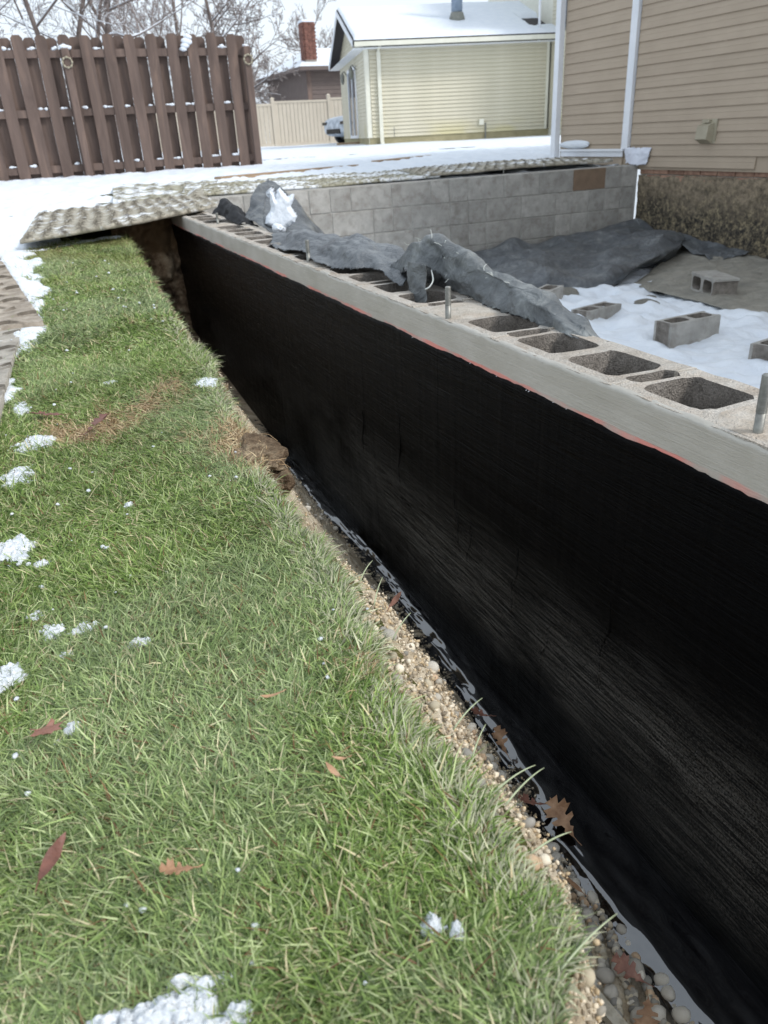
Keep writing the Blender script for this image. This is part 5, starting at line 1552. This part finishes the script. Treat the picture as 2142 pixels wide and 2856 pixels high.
def tree(name, label, seed, base, h, group=None, snowy=True, tw=1.0, mt='twig', **kw):
    rd = random.Random(seed)
    segs = tree_segments(rd, base, h, **kw)
    t = empty(name, (0, 0, 0)); tag(t, label, 'tree', group)
    big = [s for s in segs if s[4] <= 1]; small = [s for s in segs if s[4] > 1]
    V, F = tube_mesh(big, 7); mk('trunk', V, F, M['bark'], t, True)
    small = [(a, b, max(ra * tw, .0055 * tw), max(rb * tw, .0055 * tw), l_) for a, b, ra, rb, l_ in small]
    V, F = tube_mesh(small, 3); mk('crown', V, F, M[mt], t, True)
    if snowy:
        sn_ = []
        for a, b, ra, rb, l_ in segs:
            dz = abs(b[2] - a[2]) / (np.linalg.norm(b - a) + 1e-9)
            if dz < .75 and rd.random() < (.85 if l_ < 3 else .5):
                o_ = np.array([0, 0, 1.0]); sn_.append((a + o_ * ra * .75, b + o_ * rb * .75, ra * .8 + .002, rb * .8 + .002, l_))
        if sn_:
            V, F = tube_mesh(sn_, 4); tag(mk('branch_snow', V, F, M['snow'], t, True), kind='stuff')
    return t


TG = 'bare trees behind the brown fence'
tree('bare_tree', 'bare tree with left-leaning trunk at the far left behind the fence', 1, (-.9, 19.5, -.3), 7.5, TG, lean=(-.12, 0), r0=.06, first=.18, spread=.6, maxn=12000)
tree('bare_tree', 'slim bare tree with a trunk rising left of the first fence post', 2, (.95, 20, -.3), 7.5, TG, lean=(-.34, 0), r0=.065, first=.25, spread=.55, maxn=12000)
tree('bare_tree', 'bare tree with an upright trunk above the first fence post', 3, (1.45, 20.5, -.3), 8, TG, lean=(-.06, 0), r0=.065, first=.22, spread=.6, maxn=12000)
tree('bare_tree', 'thick bare tree with a forked trunk and long snowy limb to the right', 4, (1.95, 19.5, -.3), 8, TG, lean=(.02, 0), r0=.075, first=.26, spread=.75, maxn=14000)
tree('bare_tree', 'slender bare tree with upright twigs above the middle of the fence', 5, (3.35, 23, -.3), 6.0, TG, lean=(.02, 0), r0=.07, first=.15, spread=.45, trop=.22, maxn=12000)
tree('bare_tree', 'bare tree with a light fine crown above the right half of the fence', 6, (4.7, 26, -.3), 6.2, TG, lean=(.03, 0), r0=.07, first=.12, spread=.4, trop=.25, maxn=14000, mt='twig')
tree('bare_tree', 'bare vase-shaped tree between the fence end and the brick chimney', 7, (8.15, 36, -.25), 6.4, TG, snowy=True, tw=2.2, lean=(.02, 0), r0=.13, first=.10, spread=.62, trop=.16, maxn=22000, nb=(16, 8, 6, 4), lenk=(.62, .5, .5, .45))
tree('bare_tree', 'smaller bare tree right of the brick chimney', 8, (16.2, 48, -.25), 6.5, TG, snowy=False, tw=2, r0=.13, first=.15, spread=.5, trop=.2, maxn=8000)
# the long snowy limb sweeping right above the fence
for q, (P_, rad, lab) in enumerate((([(1.9, 19.3, 1.9), (2.15, 19.2, 2.75), (2.5, 19.1, 3.0), (2.9, 19.1, 3.1), (3.5, 19, 3.6)], .05, 'long snow-topped limb arching right above the fence'), ([(1.75, 19.3, 1.7), (2.2, 19.2, 2.1), (2.6, 19.1, 2.05), (3.1, 19.1, 2.25), (4.0, 19, 2.7)], .04, 'lower snow-topped limb just above the fence boards'))):
    p4 = bpy.data.objects['bare_tree.003']
    pts = catmull(P_, 16); sg = [(pts[i], pts[i + 1], rad * (1 - i / 18), rad * (1 - (i + 1) / 18), 1) for i in range(15)]
    V, F = tube_mesh(sg, 6); mk('limb', V, F, M['bark'], p4, True)
    sg = [(a + np.array([0, 0, ra * .7]), b + np.array([0, 0, rb * .7]), ra * .9, rb * .9, 1) for a, b, ra, rb, _ in sg]
    V, F = tube_mesh(sg, 5); mk('branch_snow', V, F, M['snow'], p4, True)
    rd = random.Random(70 + q); sub = []
    for i in range(1, 15, 1):
        sub += tree_segments(rd, pts[i], .9, levels=2, r0=.016, first=.1, nb=(4, 4), spread=.6, lean=(rd.uniform(-.8, .8), rd.uniform(-.5, .5)), maxn=60)
    V, F = tube_mesh(sub, 3); mk('twigs', V, F, M['twig'], p4, True)
# woodland far behind
sg = []
rd = random.Random(99)
for k in range(60):
    y = rd.uniform(48, 75); x = y * rd.uniform(-.12, .52)
    s_ = tree_segments(rd, (x, y, -.25), rd.uniform(3.2, 6.0), levels=4, r0=.12, first=.04, nb=(12, 7, 5), spread=.6, maxn=1300)
    sg += [(a, b, max(ra, .016), max(rb, .016), l_) for a, b, ra, rb, l_ in s_]
V, F = tube_mesh(sg, 3)
tag(mk('woodland', V, F, M['twig']), 'hazy mass of bare woodland behind the gardens', 'woodland', kind='stuff')
# a snowy evergreen shrub above the vinyl fence
sh = empty('snowy_shrub', (0, 0, 0)); tag(sh, 'low snow-dusted shrub showing above the beige vinyl fence', 'shrub')
V = []; F = []
for k in range(900):
    a = rd.uniform(0, 6.28); r_ = rd.random() ** .5; x = 8.9 + 1.3 * r_ * math.cos(a); y = 36 + .9 * r_ * math.sin(a); z = 1.0 + .75 * math.sqrt(max(0, 1 - r_ * r_)) * rd.uniform(.5, 1)
    d = Vector((rd.uniform(-1, 1), rd.uniform(-1, 1), rd.uniform(-.2, 1))).normalized() * .09; s_ = d.orthogonal().normalized() * .03
    b0 = len(V); p = Vector((x, y, z)); V += [p - s_, p + s_, p + d]; F.append((b0, b0 + 1, b0 + 2))
mk('foliage', V, F, M['thatch'], sh)
lump('shrub_snow', (8.9, 36, 1.45), (1.1, .7, .22), 6, M['snow'], 4, .6, sh)


# ------------------------------------------------------------------ grass
def gedge(y): return edge(y) - np.interp(y, BARE_Y, BARE_X)


def blades(N, xr, yr, Lr, Wr, segs, seed, flat=1.0, accept=None, palette=None):
    r = np.random.default_rng(seed)
    x = r.uniform(*xr, N); y = r.uniform(*yr, N)
    ok = (x < gedge(y))
    if accept is not None: ok &= accept(x, y, r.random(N))
    x, y = x[ok], y[ok]; n = len(x)
    clump = fbm(x * 11, y * 11, 0, 201, 3)
    flow = 2.2 + 2.6 * fbm(x * 3.1, y * 3.1, 0, 202, 3) + 1.6 * fbm(x * 14, y * 14, 0, 203, 2)
    yaw = flow + r.normal(0, 1.05, n)
    yaw = np.where(r.random(n) < .28, r.uniform(0, 6.28, n), yaw)
    # at the cut edge blades fall over towards the trench
    de = gedge(y) - x
    over = np.clip(1 - de / .045, 0, 1) * (r.random(n) < .75)
    yaw = yaw * (1 - over) + r.normal(0.0, .8, n) * over
    L = r.uniform(*Lr, n) * (1 + .30 * clump); L *= np.where(r.random(n) < .06, 1.35, 1); L *= .6 + .4 * np.clip(de / .05, 0, 1) + .35 * (de < .03) * (fbm(y * 25, 0 * y, 0, 99, 2) > .1)
    w = r.uniform(*Wr, n)
    el0 = np.radians(r.uniform(12, 66, n)); bend = np.radians(r.uniform(15, 95, n)) * flat
    tilt_n = np.clip(fbm(x * 6, y * 6, 0, 207, 2) * 1.5, -.6, .8)
    el0 = el0 * (1 - .35 * np.clip(tilt_n, 0, 1))
    P = np.stack([x, y, zg(y) - .008 + 0 * x], 1)
    hd = np.stack([np.cos(yaw), np.sin(yaw)], 1); sd_ = np.stack([-np.sin(yaw), np.cos(yaw)], 1)
    tw = r.uniform(-.7, .7, n)
    lev = []; 
    for k in range(segs + 1):
        t = k / segs
        ww = w * (1 - t ** 2.2) * .5 * (.75 + .5 * min(t * 3, 1))
        sv_ = np.stack([sd_[:, 0] * np.cos(tw), sd_[:, 1] * np.cos(tw), np.sin(tw)], 1)
        if k < segs: lev.append(P - sv_ * ww[:, None]); lev.append(P + sv_ * ww[:, None])
        else: lev.append(P.copy())
        el = el0 - bend * (t + .5 / segs)
        st_ = L / segs
        P = P + np.stack([hd[:, 0] * np.cos(el) * st_, hd[:, 1] * np.cos(el) * st_, np.sin(el) * st_], 1)
        fl = zg(P[:, 1]) + .004 + .010 * (k + 1) / segs * r.random(n)
        inside = P[:, 0] < edge(P[:, 1])
        P[:, 2] = np.where(inside, np.maximum(P[:, 2], fl), P[:, 2])
        yawk = r.normal(0, .10, n); hd = np.stack([hd[:, 0] - hd[:, 1] * yawk, hd[:, 1] + hd[:, 0] * yawk], 1)
    V = np.stack(lev, 1)                         # n, 2*segs+1, 3
    nvb = 2 * segs + 1
    b = (np.arange(n) * nvb)[:, None]
    tri = []
    for k in range(segs - 1):
        a = 2 * k; tri += [[a, a + 1, a + 3], [a, a + 3, a + 2]]
    a = 2 * (segs - 1); tri.append([a, a + 1, a + 2])
    F = (b[:, None, :] + np.array(tri)[None]).reshape(-1, 3)
    # colour
    pal = np.array(palette)
    patch_n = fbm(x * 4, y * 4, 0, 211, 3)
    frost = np.clip(fbm(x * 3.3, y * 3.3, 0, 212, 3) * 2.2 + .30, 0, 1)
    u = r.random(n)
    ci = np.select([u < .33, u < .58, u < .77, u < .94], [0, 1, 2, 3], 4)
    c = pal[ci].copy()
    # frosted tint spreads in patches; straw in the bare streaks
    c = c * (1 - .28 * frost[:, None] * r.uniform(.4, 1, (n, 1))) + np.array([.50, .55, .40]) * (.22 * frost[:, None])
    brn = r.random(n) < .035
    c[brn] = np.array(lin(128, 98, 70)[:3])
    st = straw_mask(x, y)
    isst = r.random(n) < st
    c[isst] = np.array([lin(196, 172, 134)[:3], lin(160, 134, 102)[:3], lin(216, 196, 160)[:3]])[r.integers(0, 3, isst.sum())]
    ed = np.clip(1 - de / .06, 0, 1) * .55 * (y < 3)
    ise = (r.random(n) < ed) & ~isst
    c[ise] = np.array([.56, .56, .38]) * r.uniform(.75, 1.15, (ise.sum(), 1))
    c *= r.uniform(.62, 1.25, (n, 1)) * (1 + .18 * patch_n[:, None])
    far = np.clip((y - 3.6) / 1.4, 0, 1) * np.clip(.5 + fbm(x * 5, y * 5, 0, 230, 2), 0, 1)
    c = c * (1 - .5 * far[:, None]) + np.array([.30, .25, .10]) * (.5 * far[:, None])
    C = np.concatenate([np.repeat(np.clip(c, 0, 1)[:, None, :], nvb, 1), np.ones((n, nvb, 1))], 2)
    return V.reshape(-1, 3), F, C.reshape(-1, 4)


def straw_mask(x, y):
    # dry streak crossing the lawn, and the torn sod corner by the trench
    yc = np.interp(x, [-.12, .0, .12, .22, .34], [2.02, 1.88, 1.98, 2.12, 2.18])
    wd = .125 + .03 * vn(x * 20, y * 0, 0, 4)
    a = np.clip(1.25 - np.abs(y - yc) / wd, 0, 1) * (x > -.1) * (x < .30)
    a = a * np.clip(.75 + fbm(x * 18, y * 9, 0, 5) * .9, 0, 1)
    b = np.clip(1.4 - (np.abs(x - .325) / .075 + np.abs(y - 1.63) / .22), 0, 1)
    d_ = np.clip(fbm(x * 12, y * 8, 0, 301, 3) * 2.2 - .95, 0, .8)
    return np.clip(np.maximum(np.maximum(a, b * 1.2), d_), 0, .95)


def acc(x, y, u):
    line = np.interp(y, [0, 1.9, 2.2, 2.9, 3.1, 3.6, 4.1, 4.6, 5.0, 5.3], [-.34, -.34, -.24, -.13, -.05, -.01, -.04, -.06, -.06, -.04]) + fbm(x * 9, y * 5, 0, 21, 4) * .13
    k = np.clip((x - line) / .05 + .5, .04, 1)
    s = straw_mask(x, y)
    return (u < k * (1 - .45 * s)) & (y < 5.35)


PAL = [(.175, .270, .062), (.310, .410, .125), (.480, .555, .270), (.075, .130, .026), (.66, .58, .35)]
parts = [blades(150000, (-.30, .36), (.15, 1.25), (.018, .048), (.0010, .0024), 4, 1, accept=acc, palette=PAL),
         blades(90000, (-.26, .42), (1.25, 2.6), (.022, .052), (.0012, .0025), 3, 2, accept=acc, palette=PAL),
         blades(72000, (-.26, .52), (2.6, 5.3), (.025, .060), (.0020, .0040), 3, 3, accept=acc, palette=PAL)]
off = 0; VV = []; FFa = []; CC = []
for v, f_, c in parts:
    VV.append(v); FFa.append(f_ + off); CC.append(c); off += len(v)
tag(mk('grass', np.concatenate(VV), np.concatenate(FFa), M['grass'], colors=np.concatenate(CC), smooth=True), 'green frost-flecked lawn grass along the trench', 'grass', kind='stuff')
# snow patch granules and tufts in the snow
# lawn left of the mats etc. is outside the frame

# torn sod clod at the trench edge
for q, (c, r, lab) in enumerate((((.340, 1.585, -.635), (.050, .10, .028), 'brown torn sod clod with dry roots on the trench edge'), ((.36, 1.50, -.665), (.03, .05, .028), 'small crumbling soil clod just below the torn sod'))):
    o = lump('sod_clod', c, r, 500 + q, M['soil'], 5, .7); tag(o, lab, 'soil clod')
# rootlets
mb = MB(); rt = random.Random(9)
for k in range(34):
    p = Vector((rt.uniform(.29, .375), rt.uniform(1.48, 1.74), rt.uniform(-.622, -.606))); d = Vector((rt.uniform(-.3, 1), rt.uniform(-1, 1), rt.uniform(-.3, .15))).normalized(); pts = [p]
    for q in range(6):
        d = (d + Vector((rt.uniform(-.4, .4), rt.uniform(-.4, .4), rt.uniform(-.45, .1)))).normalized(); p = p + d * .008; pts.append(p)
    mb.tube(pts, .00055, 4)
M['root'] = simple('root', [(0.3, lin(190, 158, 118)), (0.7, lin(214, 184, 146))], (30, 30, 30), .9, None)
tag(mb.build('dry_roots', M['root']), 'tangle of dry tan roots hanging from the torn sod', 'roots', kind='stuff')
# a few long blades standing over the trench
mb = MB()
for (x, y, dx, dy, L, up_) in ((.345, .95, .5, .3, .055, .5), (.33, .79, .6, .1, .06, .9), (.322, .60, .7, .2, .07, .4), (.318, .50, .8, .1, .075, .15), (.318, .48, .8, .25, .085, .2), (.31, .42, .9, .1, .07, .0), (.27, .315, .8, .2, .10, .1), (.34, .88, .5, .5, .06, 1.0), (.318, .55, .6, .5, .06, .5)):
    pts = []; p = Vector((x - .01, y, -.615)); d = Vector((dx, dy, up_ + .3)).normalized()
    for q in range(9):
        pts.append(p.copy()); d = (d + Vector((.02, .01, -.09))).normalized(); p = p + d * L * .75 / 8
    mb.tube(pts, [.0008 * (1 - (q / 9) ** 2) + .0002 for q in range(9)], 4)
M['pale_blade'] = simple('pale_blade', [(0.3, lin(168, 178, 140)), (0.7, lin(192, 200, 164))], (30, 30, 30), .5, None)
tag(mb.build('long_grass', M['pale_blade'], None, True), 'long pale grass blades leaning over the trench', 'grass', kind='stuff')


# ------------------------------------------------------------------ snow patches on the lawn
def snow_patch(cx, cy, rx, ry, h, seed, lab, ang_=0, n=64, rag=.5):
    U, V_ = np.meshgrid(np.linspace(-1.5, 1.5, n), np.linspace(-1.5, 1.5, n), indexing='ij')
    X = U * rx; Y = V_ * ry
    wx = X * 60; wy = Y * 60
    k = 1 - np.sqrt(U ** 2 + V_ ** 2) + rag * fbm(U * 2.4 + seed, V_ * 2.4, 0, seed, 4)
    g = fbm(wx * 3, wy * 3, 0, seed + 1, 3)
    Z = h * np.clip(k, 0, 1) ** .45 * (1 + .35 * g) + .003 * g - .002
    ca, sa = math.cos(ang_), math.sin(ang_)
    Xr = cx + X * ca - Y * sa; Yr = cy + X * sa + Y * ca
    keep = (k[:-1, :-1] > 0.0)
    if keep.sum() < 3: return
    P, F = compact(np.stack([Xr, Yr, zg(Yr) + .007 + Z], 2), gridF(n, n, keep))
    o = mk('snow_patch', P, F, M['ice_snow'], smooth=True); tag(o, lab, 'snow', 'melting snow patches on the lawn')


SP = [(-.060, .408, .080, .032, .020, 'large lumpy snow patch at the very bottom of the photo', -.1, 110),
      (-.155, .430, .014, .012, .014, 'small round snow lump left of the large bottom patch', 0, 40),
      (.012, .392, .012, .010, .014, 'small snow lump at the right end of the large bottom patch', 0, 40),
      (-.165, 1.335, .040, .055, .016, 'grey-white snow patch at the left edge, halfway up the lawn', 0, 70),
      (-.118, 1.255, .018, .016, .008, 'thin snow scrap beside the halfway left snow patch', 0, 40),
      (-.166, .945, .030, .028, .015, 'snow patch at the left edge above the maple leaf', 0, 60),
      (-.128, 1.09, .016, .018, .009, 'ragged snow bit above the trio of lawn snow lumps', 0, 40),
      (-.107, 1.030, .018, .021, .013, 'bright oval snow lump, leftmost of the trio on the lawn', .2, 50),
      (-.066, 1.018, .020, .013, .011, 'thin crescent snow lump, middle of the trio on the lawn', .5, 50),
      (.004, .945, .020, .011, .010, 'flat snow lump, rightmost of the trio on the lawn', .1, 50),
      (-.094, .965, .012, .010, .008, 'tiny snow crumb below the middle of the lawn trio', 0, 36),
      (-.120, 1.895, .050, .055, .014, 'broad white snow patch beside the grey mat by the red leaves', .2, 70),
      (-.158, 1.70, .035, .060, .012, 'thin snow patch along the grey mat edge', 0, 60),
      (-.150, 2.18, .025, .060, .010, 'narrow snow streak beside the grey mat, farther up', 0, 50),
      (.183, .392, .012, .011, .014, 'left one of a pair of snow bits low on the lawn', .5, 44),
      (.199, .379, .009, .010, .013, 'right one of a pair of snow bits low on the lawn', 0, 40),
      (-.092, .80, .012, .014, .010, 'curled snow bit just above the maple leaf', 0, 44),
      (-.108, .785, .007, .006, .008, 'tiny snow crumb touching the maple leaf', 0, 36),
      (.091, 2.30, .022, .018, .007, 'slim white snow scrap on the green upper lawn', .4, 44),
      (.345, 2.16, .035, .050, .008, 'pale snow scrap at the trench edge on the upper lawn', 0, 50),
      (.043, 1.425, .010, .012, .007, 'small snow crumb in the middle of the lawn', 0, 40),
      (-.132, 3.02, .05, .07, .012, 'snow patch in the corner between the two left mats', 0, 60)]
for i, (cx, cy, rx, ry, h, lab, a_, n_) in enumerate(SP): snow_patch(cx, cy, rx, ry, h, 600 + i * 3, lab, a_, n_)
# scattered snow crumbs
r = np.random.default_rng(77); N = 220
x = r.uniform(-.25, .36, N); y = .25 + r.random(N) ** 1.3 * 4.3
ok = (x < edge(y) - .01) & (fbm(x * 7, y * 4, 0, 91, 3) + .25 * (x < 0) > -.02); x, y = x[ok], y[ok]; N = len(x)
rr = r.uniform(.001, .0034, N) * (1 + .22 * y)
jit = 1 + r.uniform(-.35, .35, (N, len(sv), 1))
P = sv[None] * jit * rr[:, None, None] * np.array([1.2, 1.2, .8]) + np.stack([x, y, zg(y) + r.uniform(.008, .022, N)], 1)[:, None, :]
Fq = sf[None] + (np.arange(N) * len(sv))[:, None, None]
tag(mk('snow_crumbs', P.reshape(-1, 3), Fq.reshape(-1, 3), M['ice_snow'], smooth=True), 'tiny scattered snow crumbs in the grass', 'snow', kind='stuff')


# ------------------------------------------------------------------ fallen leaves
def leaf(kind, size, loc, rot, mat, lab, curl=.35, seed=0):
    rd = random.Random(seed)
    if kind == 'maple':
        R_ = [(0, 1.0), (14, .62), (24, .50), (38, .74), (48, .98), (60, .62), (72, .46), (88, .72), (100, .88), (118, .50), (140, .42), (160, .30), (176, .12)]
        half = [(math.sin(math.radians(a)) * r_, math.cos(math.radians(a)) * r_) for a, r_ in R_]
    elif kind == 'oak':
        half = [(0, 1.0), (.05, .86), (.10, .80), (.30, .90), (.22, .70), (.15, .60), (.17, .48), (.56, .62), (.48, .42), (.62, .34), (.40, .24), (.20, .16), (.18, .02), (.50, .06), (.44, -.12), (.20, -.22), (.13, -.40), (.24, -.50), (.12, -.62), (.04, -.80), (.0, -.92)]
    else:
        half = [(math.sin(math.pi * t) ** .8 * .24, 1 - 2 * t) for t in np.linspace(0, 1, 11)]
    bm = bmesh.new()
    def zc(x, y): return curl * (x * x * .9 + .35 * y * y) * size + .06 * size * math.sin(5 * x + 3 * y + seed)
    rows = []
    for x, y in half:
        j = rd.uniform(.93, 1.07)
        row = [bm.verts.new((s_ * x * j * size, y * size, zc(s_ * x, y))) for s_ in (-1, -.5, 0, .5, 1)]
        rows.append(row)
    for a, b_ in zip(rows, rows[1:]):
        for k in range(4):
            vs = [a[k], a[k + 1], b_[k + 1], b_[k]]
            try: bm.faces.new(vs)
            except ValueError: pass
    bmesh.ops.remove_doubles(bm, verts=bm.verts[:], dist=.0002)
    me = bpy.data.meshes.new('blade'); bm.to_mesh(me); bm.free(); me.materials.append(M[mat])
    t = bpy.data.objects.new('fallen_leaf', None); t.location = loc; t.rotation_euler = rot; t.empty_display_size = .02; link(t); tag(t, lab, 'leaf')
    o = inst('blade', me, t); sm_ = o.modifiers.new('t', 'SOLIDIFY'); sm_.thickness = .0006
    mb = MB(); y0 = min(y for _, y in half) * size
    mb.tube([(0, y0 + .1 * size, zc(0, -1) + .0005), (0.04 * size, y0 - .15 * size, zc(0, -1)), (.1 * size, y0 - .4 * size, zc(0, -1) + .002)], [.0009, .0007, .0006], 5); mb.build('stem', M[mat], t, True)
    return t


LZ = -.592
leaf('maple', .024, (-.117, .778, LZ + .004), (.15, -.25, -2.2), 'leaf_red', 'red-brown maple leaf on the grass by the left edge', .25, 1)
leaf('simple', .026, (-.116, .592, LZ), (.1, .5, -.5), 'leaf_dark', 'dark red curled leaf low on the left of the lawn', .6, 2)
leaf('oak', .017, (-.010, .527, LZ), (.2, .1, 1.3), 'leaf_tan', 'small pale brown leaf scrap low in the middle-left lawn', .5, 3)
leaf('simple', .013, (.133, .722, LZ + .002), (.1, .1, 1.5), 'leaf_tan', 'small tan leaf lying alone mid lawn', .5, 4)
leaf('simple', .013, (.160, .578, LZ), (.1, -.2, .3), 'leaf_tan', 'small pale curled leaf, lower of the pair mid lawn', .7, 5)
leaf('simple', .009, (.172, .592, LZ), (.1, .2, 1.2), 'leaf_tan', 'tiny pale leaf, upper of the pair mid lawn', .7, 6)
leaf('oak', .050, (.020, 1.87, LZ), (.25, -.35, -.9), 'leaf_dark', 'dark red leaf standing up on the dry straw streak', .5, 7)
leaf('oak', .045, (-.085, 2.06, -.60), (.1, .2, 1.2), 'leaf_dark', 'flat maroon leaf on the straw near the grey mat', .3, 8)
leaf('oak', .050, (.750, .945, -1.318), (.35, -.45, -.15), 'leaf_tan', 'large tan oak leaf curled in the black tar', .5, 9)
leaf('oak', .034, (.715, 1.01, -1.318), (.1, .3, .9), 'leaf_red', 'brown leaf stuck in tar left of the large oak leaf', .4, 10)
leaf('oak', .038, (.745, 1.19, -1.305), (.8, .2, .2), 'leaf_tan', 'narrow orange-brown leaf on the tar edge beyond the large oak leaf', .3, 11)
leaf('oak', .030, (.752, 1.30, -1.31), (.3, .2, 1.0), 'leaf_red', 'dark orange leaf farthest up the tar edge', .4, 12)
leaf('oak', .034, (.662, .625, -1.318), (.2, -.2, .4), 'leaf_red', 'brown leaf with black tar spots on the pebbles', .4, 13)
leaf('oak', .036, (.640, .552, -1.318), (.1, .3, 2.4), 'leaf_tan', 'tan oak leaf on the pebbles at the bottom edge', .4, 14)
leaf('simple', .028, (.665, .80, -1.30), (.2, .3, .3), 'leaf_tan', 'orange-brown leaf wedged on the soil beside the tar', .5, 15)
leaf('oak', .036, (.590, .70, -1.305), (.2, .3, 1.1), 'leaf_tan', 'pale brown leaf on gravel just beyond the pale board', .5, 16)
leaf('simple', .016, (.350, .845, -.59), (1.2, .5, -1.1), 'leaf_red', 'thin orange leaf sliver poking out over the trench edge', .2, 17)
